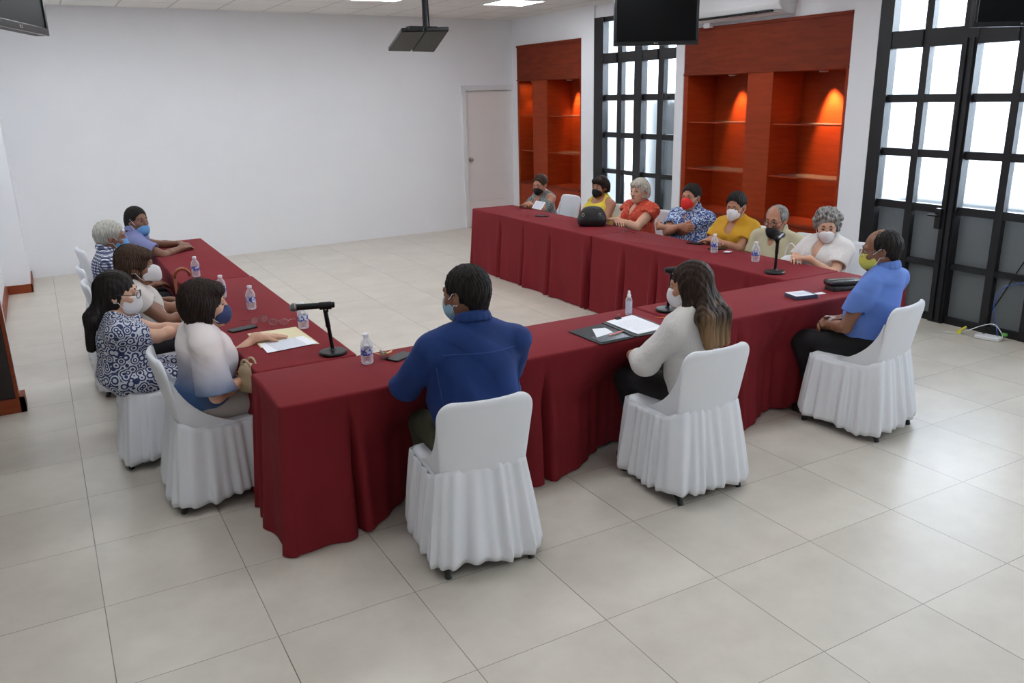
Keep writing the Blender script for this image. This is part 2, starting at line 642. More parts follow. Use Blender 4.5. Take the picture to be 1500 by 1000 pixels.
def glazing(name, cols, rows, y0, y1, z1, kind='structure', leaf_gap=None):
    e = empty(name)
    e['kind'] = kind
    f = MB()
    # outer frame and bars
    ys = sorted([c for c in cols], key=lambda c: -c[0])
    edges = [y1] + [v for c in ys for v in c] + [y0]
    for i in range(0, len(edges), 2):
        wide = edges[i] - edges[i + 1] > 0.115
        f.box(X_W - (0.025 if wide else 0.0), X_W + 0.07, edges[i + 1], edges[i], 0, z1)
    zs = [0.0] + [v for r in rows for v in r] + [z1]
    for i in range(0, len(zs), 2):
        wide = zs[i + 1] - zs[i] > 0.1
        for c in ys:
            f.box(X_W - (0.018 if wide else -0.006), X_W + 0.06, c[1], c[0], zs[i], zs[i + 1])
    if leaf_gap:
        for g in leaf_gap:
            f.box(X_W - 0.045, X_W - 0.02, g + 0.012, g + 0.05, 0.02, 2.47)
            f.box(X_W - 0.045, X_W - 0.02, g - 0.05, g - 0.012, 0.02, 2.47)
    fr = f.build('frame', M['iron'], e)
    p = MB()
    for c in ys:
        for r in rows:
            p.add([(X_W + 0.058, c[1] - .01, r[0] - .01), (X_W + 0.058, c[0] + .01, r[0] - .01), (X_W + 0.058, c[0] + .01, r[1] + .01), (X_W + 0.058, c[1] - .01, r[1] + .01)], [(0, 1, 2, 3)])
    p.build('pane', M['frosted'], e)
    # daylight comes in through the opening (sampling portal of the sky light)
    L = bpy.data.lights.new('daylight_portal', 'AREA')
    L.shape = 'RECTANGLE'
    L.size = z1
    L.size_y = y1 - y0
    L.cycles.is_portal = True
    lo = bpy.data.objects.new('daylight_portal', L)
    col.objects.link(lo)
    lo.location = (X_W + 0.12, (y0 + y1) / 2, z1 / 2)
    lo.rotation_euler = (0, PI / 2, 0)
    return e


rows = [(0.06, 0.50), (0.55, 0.99), (1.06, 1.47), (1.54, 1.95), (2.02, 2.42), (2.57, 3.0)]
d1 = glazing('door_1', [(3.47, 3.16), (3.09, 2.78), (2.64, 2.31), (2.24, 1.96)], rows, 1.90, 3.61, 3.06, leaf_gap=[2.71])
hd = MB()
hd.box(X_W - 0.075, X_W - 0.04, 2.745, 2.80, 0.86, 1.04)
hd.tube([(X_W - 0.07, 2.765, 0.98), (X_W - 0.10, 2.765, 0.98), (X_W - 0.10, 2.85, 0.98)], 0.011, 8)
hd.build('door_handle', M['iron'], d1, bevel=0.004)
cs = []
for k in range(6):
    a = 1.22 - k * 0.73
    cs += [(a, a - 0.31), (a - 0.36, a - 0.67)]
glazing('window_2', cs, rows, -3.2, 1.30, 3.06)
rows2 = [(0.06, 0.48), (0.54, 1.01), (1.07, 1.50), (1.57, 1.99), (2.07, 2.48), (2.61, 3.02)]
glazing('window_1', [(7.98, 7.68), (7.58, 7.28), (7.12, 6.82), (6.71, 6.46)], rows2, 6.45, 8.19, 3.08)

# white panelled door in the back wall
d2 = empty('door_2')
d2['kind'] = 'structure'
f = MB()
f.box(6.315, 6.39, -0.02, 0.10, 0, 2.25, MBK)
f.box(7.335, 7.41, -0.02, 0.10, 0, 2.25, MBK)
f.box(6.315, 7.41, -0.02, 0.10, 2.175, 2.25, MBK)
f.build('door_frame', M['white'], d2, bevel=0.006)
f = MB()
zz = [0.01, 0.42, 0.82, 1.22, 1.62, 2.172]
for i in range(5):
    f.box(6.392, 7.333, 0.028, 0.07, zz[i] + (0.004 if i else 0), zz[i + 1] - 0.004, MBK)
f.box(6.392, 7.333, 0.034, 0.066, 0.01, 2.172, MBK)
f.build('door_panel', M['doorwhite'], d2)
f = MB()
kx = Matrix.Translation(MBK @ Vector((6.455, 0.028, 1.10))) @ Matrix.Rotation(TH, 4, 'Z') @ Matrix.Rotation(PI / 2, 4, 'X')
f.lathe([(0.03, 0.0), (0.032, 0.006), (0.012, 0.012), (0.011, 0.035), (0.026, 0.045), (0.029, 0.058), (0.022, 0.07), (0.004, 0.074)], 20, M4=kx)
f.build('door_knob', M['chrome'], d2, smooth=True)


# mahogany display cabinets let into the window wall
def cabinet(name, y0, y1, ztop, zs, zsill, bays, shelves, label):
    e = empty(name, (X_W, (y0 + y1) / 2, 0), 0, label, 'cabinet')
    e.location = (0, 0, 0)
    xf, xb = X_W - 0.025, X_W + 0.43
    hb = MB()
    hb.box(xf, X_W + 0.02, y0, y1, zs, ztop)
    hb.box(xf - 0.012, xf, y0, y1, zs, zs + 0.025)
    hb.box(xf - 0.012, xf, y0, y1, ztop - 0.03, ztop)
    hb.build('header_panel', M['woodh'], e)
    box('soffit', M['wood'], X_W + 0.02, xb, y0 + 0.01, y1 - 0.01, zs, zs + 0.03, e)
    box('back_panel', M['wood'], xb, xb + 0.02, y0 + 0.01, y1 - 0.01, 0, zs, e)
    ed = [y0] + [v for q in bays for v in q] + [y1]
    for i in range(0, len(ed), 2):
        nm = 'side_panel' if i in (0, len(ed) - 2) else 'divider'
        box(nm, M['wood'], xf, xb, ed[i], ed[i + 1], 0 if nm == 'side_panel' else zsill, zs, e, bevel=0.003)
    box('bench', M['wood'], xf + 0.005, xb, y0 + 0.03, y1 - 0.03, 0.0, zsill - 0.03, e)
    box('sill', M['woodh'], xf - 0.015, xb, y0 + 0.03, y1 - 0.03, zsill - 0.03, zsill, e, bevel=0.004)
    for a, c in bays:
        for z in shelves:
            box('glass_shelf', M['shelfglass'], X_W + 0.015, xb - 0.005, a + 0.003, c - 0.003, z - 0.004, z + 0.004, e)
            box('shelf_edge', M['wood'], X_W - 0.0, X_W + 0.014, a + 0.002, c - 0.002, z - 0.007, z + 0.007, e)
    return e


def downlight(parent, x, y, z, tx, ty, tz, power, size=58, lit=True):
    r = MB().lathe([(0.045, 0.0), (0.047, -0.012), (0.035, -0.016), (0.03, -0.006)], 18, (x, y, z)).build('downlight_ring', M['white'], parent, smooth=True)
    MB().lathe([(0.03, -0.0125), (0.001, -0.0125)], 16, (x, y, z)).build('downlight_lens', M['lampglow'] if lit else M['chrome'], r)
    if power:
        L = bpy.data.lights.new('downlight_beam', 'SPOT')
        L.energy = power
        L.color = (1.0, 0.66, 0.36)
        L.spot_size = math.radians(size)
        L.spot_blend = 0.7
        L.shadow_soft_size = 0.025
        o = bpy.data.objects.new('downlight_beam', L)
        col.objects.link(o)
        o.location = (x, y, z - 0.03)
        o.rotation_euler = (Vector((tx, ty, tz)) - Vector((x, y, z))).to_track_quat('-Z', 'Y').to_euler()


c1 = cabinet('display_cabinet', 8.505, 10.35, 2.845, 2.305, 0.72, [(8.54, 9.44), (9.87, 10.30)], [1.22, 1.77],
             'tall reddish wooden display cabinet with glass shelves between the white door and the far window')
c2 = cabinet('display_cabinet', 3.905, 6.295, 2.795, 2.27, 0.70, [(3.94, 4.87), (5.24, 6.22)], [1.18, 1.73],
             'wide reddish wooden display cabinet with lit niches between the far window and the glass door')
downlight(c1, 7.20, 10.12, 2.303, 7.25, 10.26, 1.4, 8)
downlight(c1, 7.33, 9.28, 2.303, 7.48, 9.20, 1.6, 45, lit=False)
downlight(c2, 7.33, 5.80, 2.268, 7.48, 5.72, 1.6, 40, lit=False)
downlight(c2, 7.33, 4.47, 2.268, 7.48, 4.38, 1.60, 110, 56, lit=False)

# split air conditioner above the wide cabinet
ac = empty('air_conditioner', (X_W, 5.4, 2.83), 0, 'white split air conditioner unit mounted above the wide wooden cabinet', 'air conditioner')
prof = [(0.0, 0.0), (-0.10, 0.0), (-0.19, 0.045), (-0.225, 0.10), (-0.225, 0.24), (-0.20, 0.28), (0.0, 0.285)]
b = MB()
L_ = 1.5
n = len(prof)
vs = [(x, -L_ / 2 + (0.02 if x < -0.2 else 0), z) for x, z in prof] + [(x, L_ / 2 - (0.02 if x < -0.2 else 0), z) for x, z in prof]
b.add(vs, [tuple(range(n)), tuple(range(n, 2 * n))[::-1]] + [(i, i + n, (i + 1) % n + n, (i + 1) % n) for i in range(n)])
b.build('housing', M['white'], ac, bevel=0.012)
b = MB()
for k in range(6):
    y = -0.62 + k * 0.215
    b.box(-0.205, -0.12, y, y + 0.195, 0.022, 0.045, Matrix.Rotation(0, 4, 'Y'))
b.build('outlet_slot', M['black'], ac)
b = MB()
b.box(-0.185, -0.10, -0.66, 0.70, -0.006, 0.002, Matrix.Translation((0, 0, 0.005)) @ Matrix.Rotation(0.12, 4, 'Y'))
b.build('air_flap', M['white'], ac, bevel=0.002)
b = MB()
b.box(-0.09, -0.0, 0.42, 0.52, -0.05, 0.0)
b.build('wall_bracket', M['white'], ac)

# ceiling light panels
for i, (x, y) in enumerate([(3.96, 8.24), (5.78, 8.24), (2.13, 8.24), (0.3, 8.24), (0.3, 5.2), (2.13, 5.2), (3.96, 5.2), (5.78, 5.2), (0.3, 2.2), (2.13, 2.2), (3.96, 2.2), (5.78, 2.2), (2.13, -1.5), (3.96, -1.5), (5.78, -1.5), (0.3, -1.5)]):
    e = empty('ceiling_light', (x, y, CEIL), 0, 'square lit ceiling panel nearest the room corner above the tall cabinet' if i == 1 else
              ('square lit ceiling panel at the top edge beside the hanging pole' if i == 0 else 'square lit ceiling panel above the seating area outside the view'), 'ceiling light', 'recessed ceiling light panels')
    f = MB()
    for a in ((-.31, .31, -.31, -.295), (-.31, .31, .295, .31), (-.31, -.295, -.295, .295), (.295, .31, -.295, .295)):
        f.box(a[0], a[1], a[2], a[3], -0.012, 0.0)
    f.build('panel_frame', M['white'], e)
    box('diffuser', M['screenled'], -.295, .295, -.295, .295, -0.008, -0.001, e)


# ceiling-hung televisions
def tv(p0, p1, label, h=0.44):
    """p0,p1: lower corners of the screen, screen faces the side to the right of p1->p0"""
    p0, p1 = Vector(p0), Vector(p1)
    u = (p1 - p0)
    wdt = u.length
    rz = math.atan2(u.y, u.x)
    e = empty('television', (p0 + p1) / 2, rz, label, 'television', 'ceiling hung televisions')
    sh = MB()
    sh.box(-wdt / 2, wdt / 2, 0.0, 0.055, 0, h)
    sh.build('housing', M['black'], e, bevel=0.008)
    fr = MB()
    fr.box(-wdt / 2, wdt / 2, -0.012, 0.0, 0, 0.035)
    fr.box(-wdt / 2, wdt / 2, -0.012, 0.0, h - 0.022, h)
    fr.box(-wdt / 2, -wdt / 2 + 0.022, -0.012, 0.0, 0.035, h - 0.022)
    fr.box(wdt / 2 - 0.022, wdt / 2, -0.012, 0.0, 0.035, h - 0.022)
    fr.build('bezel', M['bezel'], e, bevel=0.003)
    box('screen', M['screen'], -wdt / 2 + 0.02, wdt / 2 - 0.02, -0.006, -0.001, 0.034, h - 0.02, e)
    lg = MB()   # small maker's mark on the lower bezel: a disc and two letters
    lg.lathe([(0.006, 0.0), (0.006, 0.0015)], 14, M4=Matrix.Translation((-0.014, -0.012, 0.017)) @ Matrix.Rotation(PI / 2, 4, 'X'))
    lg.box(-0.003, -0.001, -0.0135, -0.012, 0.011, 0.023)
    lg.box(-0.001, 0.004, -0.0135, -0.012, 0.011, 0.013)
    lg.box(0.007, 0.009, -0.0135, -0.012, 0.011, 0.023)
    lg.box(0.009, 0.015, -0.0135, -0.012, 0.021, 0.023)
    lg.box(0.009, 0.015, -0.0135, -0.012, 0.011, 0.013)
    lg.box(0.013, 0.015, -0.0135, -0.012, 0.013, 0.018)
    lg.build('logo', M['chrome'], e)
    m_ = MB()
    m_.tube([(0, 0.12, h * 0.6), (0, 0.12, CEIL - p0.z)], 0.022, 12)
    m_.box(-0.12, 0.12, 0.055, 0.10, h * 0.35, h * 0.8)
    m_.build('ceiling_mount', M['black'], e)
    return e


tv((4.587, 4.403, 2.48), (5.235, 4.058, 2.48), 'black flat television hanging from the ceiling in front of the far window')
tv((6.12, 2.12, 2.49), (6.766, 1.782, 2.49), 'black television hanging from the ceiling in front of the glass door')
tv((-0.043, 2.317, 2.41), (0.19, 3.01, 2.41), 'black television seen in the upper corner over the left wall')

# twin black panels on a ceiling pole
pf = empty('hanging_panel_fixture', (2.34, 3.45, 2.45), 0, 'pair of flat black panels hanging flat on a pole from the ceiling', 'ceiling fixture')
P1, P2, P3, P4 = [Vector(p) - Vector((2.34, 3.45, 2.45)) for p in ((2.18, 3.37, 2.485), (2.44, 3.22, 2.485), (2.514, 3.62, 2.38), (2.245, 3.777, 2.393))]
up = ((P2 - P1).cross(P4 - P1)).normalized()
for s0, s1 in ((0.0, 0.485), (0.515, 1.0)):
    a, c = P1.lerp(P2, s0), P1.lerp(P2, s1)
    d_, e_ = P4.lerp(P3, s0), P4.lerp(P3, s1)
    b = MB()
    b.add([a, c, e_, d_] + [q + up * 0.028 for q in (a, c, e_, d_)], [(0, 3, 2, 1), (4, 5, 6, 7), (0, 1, 5, 4), (1, 2, 6, 5), (2, 3, 7, 6), (3, 0, 4, 7)])
    b.build('panel', M['black'], pf, bevel=0.006)
b = MB()
mid = P1.lerp(P2, 0.55).lerp(P4.lerp(P3, 0.55), 0.12)
b.tube([mid + up * 0.02, mid + Vector((0, 0, 0.05)), mid + Vector((0, 0, CEIL - 2.45 - mid.z))], 0.017, 12)
b.box(mid.x - 0.12, mid.x + 0.07, mid.y - 0.03, mid.y + 0.03, mid.z + 0.02, mid.z + 0.045)
b.build('pole', M['black'], pf)
b = MB()
b.tube([mid + Vector((0.028, 0.0, CEIL - 2.45 - mid.z)), mid + Vector((0.045, 0, 0.5)), mid + Vector((0.022, 0, 0.2)), mid + Vector((0.03, 0.01, 0.04))], 0.005, 8)
b.build('cable', M['black'], pf, smooth=True)

# what lies outside the glass
box('ground_outside', M['ground'], 7.6, 40, -25, 30, -0.12, -0.02, kind='structure')
box('wall_outside', M['outwall'], 12.6, 12.9, -25, 30, -0.02, 3.4, kind='structure')

w = MB()
w.box(7.56, 7.8, -25, 7.15, -0.02, 1.02)
w.box(7.17, 7.5, 1.93, 3.60, -0.02, 1.0)  # dark block added so the bright pier side stays out of the lower panes
w.box(7.57, 7.7, 7.02, 7.84, -0.02, 2.0)  # dark upright added outside to grey the right columns of the far window
w.build('wall_outside_and_dark_blocks', M['outdark'], kind='structure')
# sky light
wd = bpy.data.worlds.new('world')
sc.world = wd
wd.use_nodes = True
bg = wd.node_tree.nodes['Background']
bg.inputs['Color'].default_value = (0.78, 0.88, 1.0, 1)
bg.inputs['Strength'].default_value = 19.0

# ------------------------------------------------------------------ tables under burgundy cloths
TZ = 0.75


def gauss(x):
    return math.exp(-x * x)


def tablecloth(x0, x1, y0, y1, drape, pleats, pushes, label, seed=0, group='burgundy cloths on the U of tables'):
    """cloth over a long table; drape: sides hanging free ('S','N','E','W'); pleats {side:[coord]}; pushes [(side, coord, amp, width)]"""
    rnd = random.Random(seed)
    r = 0.02
    pts = []   # x, y, nx, ny, side, coord

    def run(ax, ay, bx, by, nx, ny, side):
        d = math.hypot(bx - ax, by - ay)
        n = max(2, int(d / 0.016))
        for k in range(n + 1):
            t = k / n
            x, y = ax + (bx - ax) * t, ay + (by - ay) * t
            pts.append((x, y, nx, ny, side, y if side in 'EW' else x))

    def corner(cx, cy, a0, s):
        for k in range(1, 6):
            a = math.radians(a0 + 90 * k / 6)
            pts.append((cx + r * math.cos(a), cy + r * math.sin(a), math.cos(a), math.sin(a), s, None))
    run(x0 + r, y0, x1 - r, y0, 0, -1, 'S')
    corner(x1 - r, y0 + r, -90, 'SE')
    run(x1, y0 + r, x1, y1 - r, 1, 0, 'E')
    corner(x1 - r, y1 - r, 0, 'EN')
    run(x1 - r, y1, x0 + r, y1, 0, 1, 'N')
    corner(x0 + r, y1 - r, 90, 'NW')
    run(x0, y1 - r, x0, y0 + r, -1, 0, 'W')
    corner(x0 + r, y0 + r, 180, 'WS')
    m = len(pts)
    ph = [rnd.uniform(0, 6) for _ in range(4)]
    rows = [('top', 0.012, 0), ('top', 0.0035, 0.0035), ('edge', 0, 0.012)] + [('d', 0, z) for z in np.linspace(0.03, 0.745, 22)]
    vs = []
    for kind, ins, dz in rows:
        for (x, y, nx, ny, side, c) in pts:
            if kind != 'd':
                vs.append((x - nx * ins, y - ny * ins, TZ - dz))
                continue
            t = (dz - 0.012) / (0.745 - 0.012)
            free = all(s in drape for s in side)
            o, lift = 0.0, 0.0
            if free:
                o = 0.035 * t ** 1.1
                if c is None:
                    o += 0.025 * t
                else:
                    o += t ** 1.3 * (0.006 * math.sin(c * 15 + ph[0]) + 0.003 * math.sin(c * 31 + ph[1] + 2 * t))
                    for p in pleats.get(side, []):
                        q = c - p
                        g = max(0.0, min(1.0, (t - 0.03) / 0.5))
                        o += g * (-0.075 * gauss(q / 0.014) + 0.026 * gauss((q - 0.05) / 0.03) + 0.03 * gauss((q + 0.07) / 0.06) * t)
                        lift -= 0.0
                    for (ps, pc, amp, wd_) in pushes:
                        if ps == side:
                            g = gauss((c - pc) / wd_)
                            pr = min(1.0, t / 0.42) ** 1.3
                            o -= amp * g * pr
                            lift += 0.10 * amp * g * t
                            o += 0.012 * g * t * math.sin(c * 60 + 3 * t)
            else:
                o = -0.004 * t - 0.002
            z = TZ - dz + lift
            vs.append((x + nx * o, y + ny * o, max(z, 0.006)))
    fs = []
    for i in range(len(rows) - 1):
        for k in range(m):
            l = (k + 1) % m
            fs.append((i * m + k, (i + 1) * m + k, (i + 1) * m + l, i * m + l))
    fs.append(tuple(range(m)))
    mb = MB()
    mb.add(vs, fs)
    o = mb.build('tablecloth', M['cloth'], smooth=True, angle=50)
    return tag(o, label, 'tablecloth', group)


tablecloth(0.86, 1.40, 4.915, 7.16, 'EWN', {'E': [5.5, 6.1, 6.7]}, [('W', 5.6, 0.10, 0.3), ('W', 6.6, 0.1, 0.3)],
           'burgundy cloth on the far left table where the man in lilac rests his arms', 1)
tablecloth(0.86, 1.41, 2.385, 4.905, 'EW', {'W': [2.52]}, [('W', 3.0, 0.10, 0.2), ('W', 3.6, 0.10, 0.25), ('W', 4.4, 0.1, 0.3)],
           'burgundy cloth on the left table that carries the cream folder and eyeglasses', 2)
tablecloth(0.83, 3.28, 1.805, 2.375, 'SWN', {'S': [1.17, 2.26], 'W': [2.2]}, [('S', 1.66, 0.30, 0.33), ('S', 2.88, 0.25, 0.36)],
           'burgundy cloth on the near table in front of the man in the blue denim shirt', 3)
tablecloth(3.29, 5.26, 1.805, 2.375, 'SEN', {'S': [3.66]}, [('S', 4.10, 0.14, 0.22)],
           'burgundy cloth on the near right table under the small white box and black pouch', 4)
tablecloth(4.68, 5.26, 2.385, 4.865, 'WE', {'W': [2.75, 3.35, 3.85, 4.32]}, [('E', 3.0, 0.08, 0.6), ('E', 4.2, 0.08, 0.5)],
           'burgundy cloth on the right table with two water bottles and a microphone', 5)
tablecloth(4.68, 5.26, 4.875, 7.46, 'WEN', {'W': [4.93, 5.62, 6.18, 6.72]}, [('E', 5.4, 0.08, 0.5), ('E', 6.2, 0.08, 0.4), ('E', 7.1, 0.08, 0.3)],
           'burgundy cloth on the far right table under the black handbag', 6)


# ------------------------------------------------------------------ folding chairs under white covers
def chair_meshes(seed):
    rnd = random.Random(seed)
    out = {}
    # back cover: closed curved pad. y is forward; the sitter faces +y
    nu, nv = 26, 34
    vs, fs = [], []

    def pt(u, v, side):
        z = 0.44 + 0.40 * v
        hw = 0.205 + 0.028 * v
        # rounded upper corners
        rc = 0.10
        top = 0.84
        if z > top - rc:
            q = (z - (top - rc)) / rc
            hw = hw - rc * 0.80 * (1 - math.sqrt(max(0.0, 1 - q ** 2.6)))
        x = hw * u
        rec = -0.200 - 0.070 * v
        bow = -0.030 * (1 - u * u) * (0.4 + 0.6 * v)
        th = 0.017 * (1 - abs(u) ** 6) ** 0.5 * (1 - max(0.0, (v - 0.93) / 0.07) ** 2) ** 0.5 + 0.002
        return (x, rec + bow + side * th, z)
    for side in (-1, 1):
        for j in range(nv + 1):
            for i in range(nu + 1):
                vs.append(pt(math.sin(PI / 2 * (-1 + 2 * i / nu)), math.sin(PI / 2 * j / nv) if j < nv else 1.0, side))
    o2 = (nu + 1) * (nv + 1)
    for j in range(nv):
        for i in range(nu):
            a = j * (nu + 1) + i
            fs.append((a, a + 1, a + nu + 2, a + nu + 1))
            fs.append((o2 + a, o2 + a + nu + 1, o2 + a + nu + 2, o2 + a + 1))
    for j in range(nv):
        a, b_ = j * (nu + 1), (j + 1) * (nu + 1)
        fs.append((a, b_, o2 + b_, o2 + a))
        a, b_ = a + nu, b_ + nu
        fs.append((a, o2 + a, o2 + b_, b_))
    for i in range(nu):
        a = nv * (nu + 1) + i
        fs.append((a, a + 1, o2 + a + 1, o2 + a))
        fs.append((i, o2 + i, o2 + i + 1, i + 1))
    out['back_cover'] = (vs, fs)
    # seat cover
    mb = MB()
    slab(mb, 0.43, 0.43, 0.425, 0.465, 0.06, Matrix.Translation((0, 0.015, 0)), 6, 0.016)
    # side gussets from the back to the seat
    for s in (-1, 1):
        g = [(0.206 * s, -0.205, 0.44), (0.212 * s, -0.222, 0.60), (0.220 * s, -0.240, 0.74)]
        for q in np.linspace(0.04, 1, 12):
            yy = (1 - q) ** 2 * -0.242 + 2 * q * (1 - q) * -0.185 + q * q * 0.07
            zz = (1 - q) ** 2 * 0.765 + 2 * q * (1 - q) * 0.53 + q * q * 0.457
            g.append(((0.221 - 0.012 * q) * s, yy, zz))
        vs2 = [(x, y, z) for x, y, z in g] + [(x - 0.008 * s, y, z) for x, y, z in g]
        n_ = len(g)
        mb.add(vs2, [tuple(range(n_)), tuple(range(n_, 2 * n_))[::-1]] + [(i, i + n_, (i + 1) % n_ + n_, (i + 1) % n_) for i in range(n_)])
    out['seat_cover'] = (mb.v, mb.f)
    # gathered skirt
    base = rbox_pts(0.43, 0.46, 0.05, 5)
    per = []
    for i in range(len(base)):
        a, b_ = base[i], base[(i + 1) % len(base)]
        d = math.hypot(b_[0] - a[0], b_[1] - a[1])
        n_ = max(1, int(d / 0.0075))
        for k in range(n_):
            t = k / n_
            per.append((a[0] + (b_[0] - a[0]) * t, a[1] + (b_[1] - a[1]) * t - 0.0))
    m = len(per)
    phs = [rnd.uniform(0, 6.28) for _ in range(6)]
    cum, s_ = [], 0.0
    for k in range(m):
        a, b_ = per[k - 1], per[k]
        s_ += math.hypot(b_[0] - a[0], b_[1] - a[1])
        cum.append(s_)
    vs, fs = [], []
    R = 16
    for j in range(R + 1):
        t = j / R
        for k, (x, y) in enumerate(per):
            an = math.atan2(y, x)
            nx, ny = math.cos(an), math.sin(an)
            back = max(0.0, -y / 0.23)
            c = cum[k]
            wave = math.sin(2 * PI * c / s_ * 30 + 1.8 * math.sin(2 * PI * c / s_ * 5 + phs[0])) * 0.6 + math.sin(2 * PI * c / s_ * 17 + phs[1] + t) * 0.6
            amp = 0.006 + 0.014 * t
            o = 0.009 + 0.045 * t ** 0.9 + amp * wave - (0.01 if t > 0.98 else 0)
            if y < 0:
                o += 0.035 * back * t
            z0 = 0.455 + 0.055 * max(0, back - 0.5) * 2
            zb = 0.055 + 0.012 * math.sin(c * 9 + phs[2]) + 0.008 * math.sin(c * 23 + phs[3])
            vs.append((x + nx * o, y + ny * o - 0.0, z0 + (zb - z0) * t))
    for j in range(R):
        for k in range(m):
            l = (k + 1) % m
            fs.append((j * m + k, (j + 1) * m + k, (j + 1) * m + l, j * m + l))
    out['skirt'] = (vs, fs)
    legs = []
    for sx in (-1, 1):
        for path in ([(0.19 * sx, 0.17, 0.42), (0.20 * sx, -0.05, 0.2), (0.205 * sx, -0.265, 0.012)], [(0.19 * sx, -0.12, 0.42), (0.195 * sx, 0.06, 0.2), (0.20 * sx, 0.235, 0.012)]):
            mb = MB()
            mb.tube(path, 0.012, 10)
            mb.tube([(path[-1][0], path[-1][1] + (0.012 if path[-1][1] < 0 else -0.012), 0.045), (path[-1][0], path[-1][1], 0.0)], 0.016, 10)
            legs.append((mb.v, mb.f))
    out['leg'] = legs
    return out


def make_chair(seed, label, x, y, rz):
    e = empty('covered_chair', (x, y, 0), rz, label, 'chair', 'folding chairs under white cloth covers')
    d = chair_meshes(seed)
    for nm in ('back_cover', 'seat_cover', 'skirt'):
        mb = MB()
        mb.add(*d[nm])
        o = mb.build(nm, M['chaircloth'], e, smooth=True, angle=60)
        if nm == 'skirt':
            s = o.modifiers.new('thick', 'SOLIDIFY')
            s.thickness = 0.002
    for v, f in d['leg']:
        mb = MB()
        mb.add(v, f)
        mb.build('leg', M['chairleg'], e, smooth=True, angle=40)
    return e


CH = []
proto = [make_chair(11, 'white covered chair of the man in the blue denim shirt', 1.605, 1.46, math.radians(-6)),
         make_chair(23, 'white covered chair of the long-haired woman in the white blouse', 2.92, 1.47, 0.0),
         make_chair(37, 'white covered chair of the man in the light blue shirt and yellow mask', 4.42, 1.50, math.radians(11))]
for i, (x, y, rz, lab) in enumerate([
        (0.70, 2.72, -90, 'white covered chair of the woman in the white to blue ombre blouse'),
        (0.53, 3.46, -94, 'white covered chair of the woman with a long dark ponytail and patterned blouse'),
        (0.60, 4.28, -92, 'white covered chair of the brown-haired woman with the white pointed mask'),
        (0.50, 4.95, -90, 'white covered chair between the brown-haired woman and the man in the checked shirt'),
        (0.50, 5.66, -88, 'white covered chair of the grey-haired man in the checked shirt'),
        (0.54, 6.66, -84, 'white covered chair of the man in the lilac shirt'),
        (5.72, 7.20, 90, 'white covered chair of the woman in the grey checked cold-shoulder top'),
        (5.66, 5.98, 92, 'white covered chair of the woman in the yellow top'),
        (5.72, 5.28, 90, 'white covered chair of the grey-haired woman in the red blouse'),
        (5.72, 4.46, 90, 'white covered chair of the man in the blue leafy shirt'),
        (5.72, 3.84, 92, 'white covered chair of the woman in the mustard blouse'),
        (5.72, 3.28, 90, 'white covered chair of the man in the pale khaki shirt'),
        (5.70, 2.72, 86, 'white covered chair of the curly grey-haired woman in white')]):
    c = copy_tree(proto[i % 3])
    c.location = (x, y, 0)
    c.rotation_euler = (0, 0, math.radians(rz))
    c['label'] = lab

# ------------------------------------------------------------------ implicit surfaces (for bodies, clothes, hair)
def nrm(v):
    v = np.asarray(v, float)
    return v / (np.linalg.norm(v) + 1e-12)


class Cap:       # tapered capsule
    def __init__(s, a, b, ra, rb=None, k=0.02, op='+'):
        s.a, s.b, s.ra, s.rb, s.k, s.op = np.asarray(a, float), np.asarray(b, float), ra, ra if rb is None else rb, k, op
        s.ba = s.b - s.a
        s.l2 = max(s.ba @ s.ba, 1e-12)

    def d(s, p):
        pa = p - s.a
        t = np.clip((pa @ s.ba) / s.l2, 0, 1)
        return np.linalg.norm(pa - t[:, None] * s.ba, axis=1) - (s.ra + (s.rb - s.ra) * t)

    def lo(s):
        return np.minimum(s.a - s.ra, s.b - s.rb)

    def hi(s):
        return np.maximum(s.a + s.ra, s.b + s.rb)


class Ell:       # ellipsoid
    def __init__(s, c, r, R=None, k=0.02, op='+'):
        s.c, s.r, s.k, s.op = np.asarray(c, float), np.asarray(r, float), k, op
        s.R = np.eye(3) if R is None else np.asarray(R, float)

    def d(s, p):
        q = (p - s.c) @ s.R
        k0 = np.linalg.norm(q / s.r, axis=1)
        k1 = np.linalg.norm(q / (s.r * s.r), axis=1) + 1e-9
        return k0 * (k0 - 1) / k1

    def lo(s):
        e = np.sqrt(((s.R * s.r) ** 2).sum(1))
        return s.c - e

    def hi(s):
        e = np.sqrt(((s.R * s.r) ** 2).sum(1))
        return s.c + e


class Box3:
    def __init__(s, c, h, r, R=None, k=0.01, op='+'):
        s.c, s.h, s.r, s.k, s.op = np.asarray(c, float), np.asarray(h, float), r, k, op
        s.R = np.eye(3) if R is None else np.asarray(R, float)

    def d(s, p):
        q = np.abs((p - s.c) @ s.R) - (s.h - s.r)
        return np.linalg.norm(np.maximum(q, 0), axis=1) + np.minimum(q.max(1), 0) - s.r

    def lo(s):
        return s.c - (np.abs(s.R) * s.h).sum(1)

    def hi(s):
        return s.c + (np.abs(s.R) * s.h).sum(1)


class Half:      # keeps the side the normal points away from
    def __init__(s, p0, n, k=0.004, op='&'):
        s.p0, s.n, s.k, s.op = np.asarray(p0, float), nrm(n), k, op

    def d(s, p):
        return (p - s.p0) @ s.n


def smin(a, b, k):
    if k <= 0:
        return np.minimum(a, b)
    h = np.maximum(k - np.abs(a - b), 0) / k
    return np.minimum(a, b) - h * h * k * 0.25


def eval_group(prims, p, sel=None, cen=None, R=0):
    D = None
    for i, q in enumerate(prims):
        if sel is not None and not sel[i]:
            continue
        d = q.d(p)
        if q.op == '+':
            D = d if D is None else smin(D, d, q.k)
        elif D is None:
            continue
        elif q.op == '-':
            D = -smin(-D, d, q.k)
        else:
            D = -smin(-D, -d, q.k)
    return D


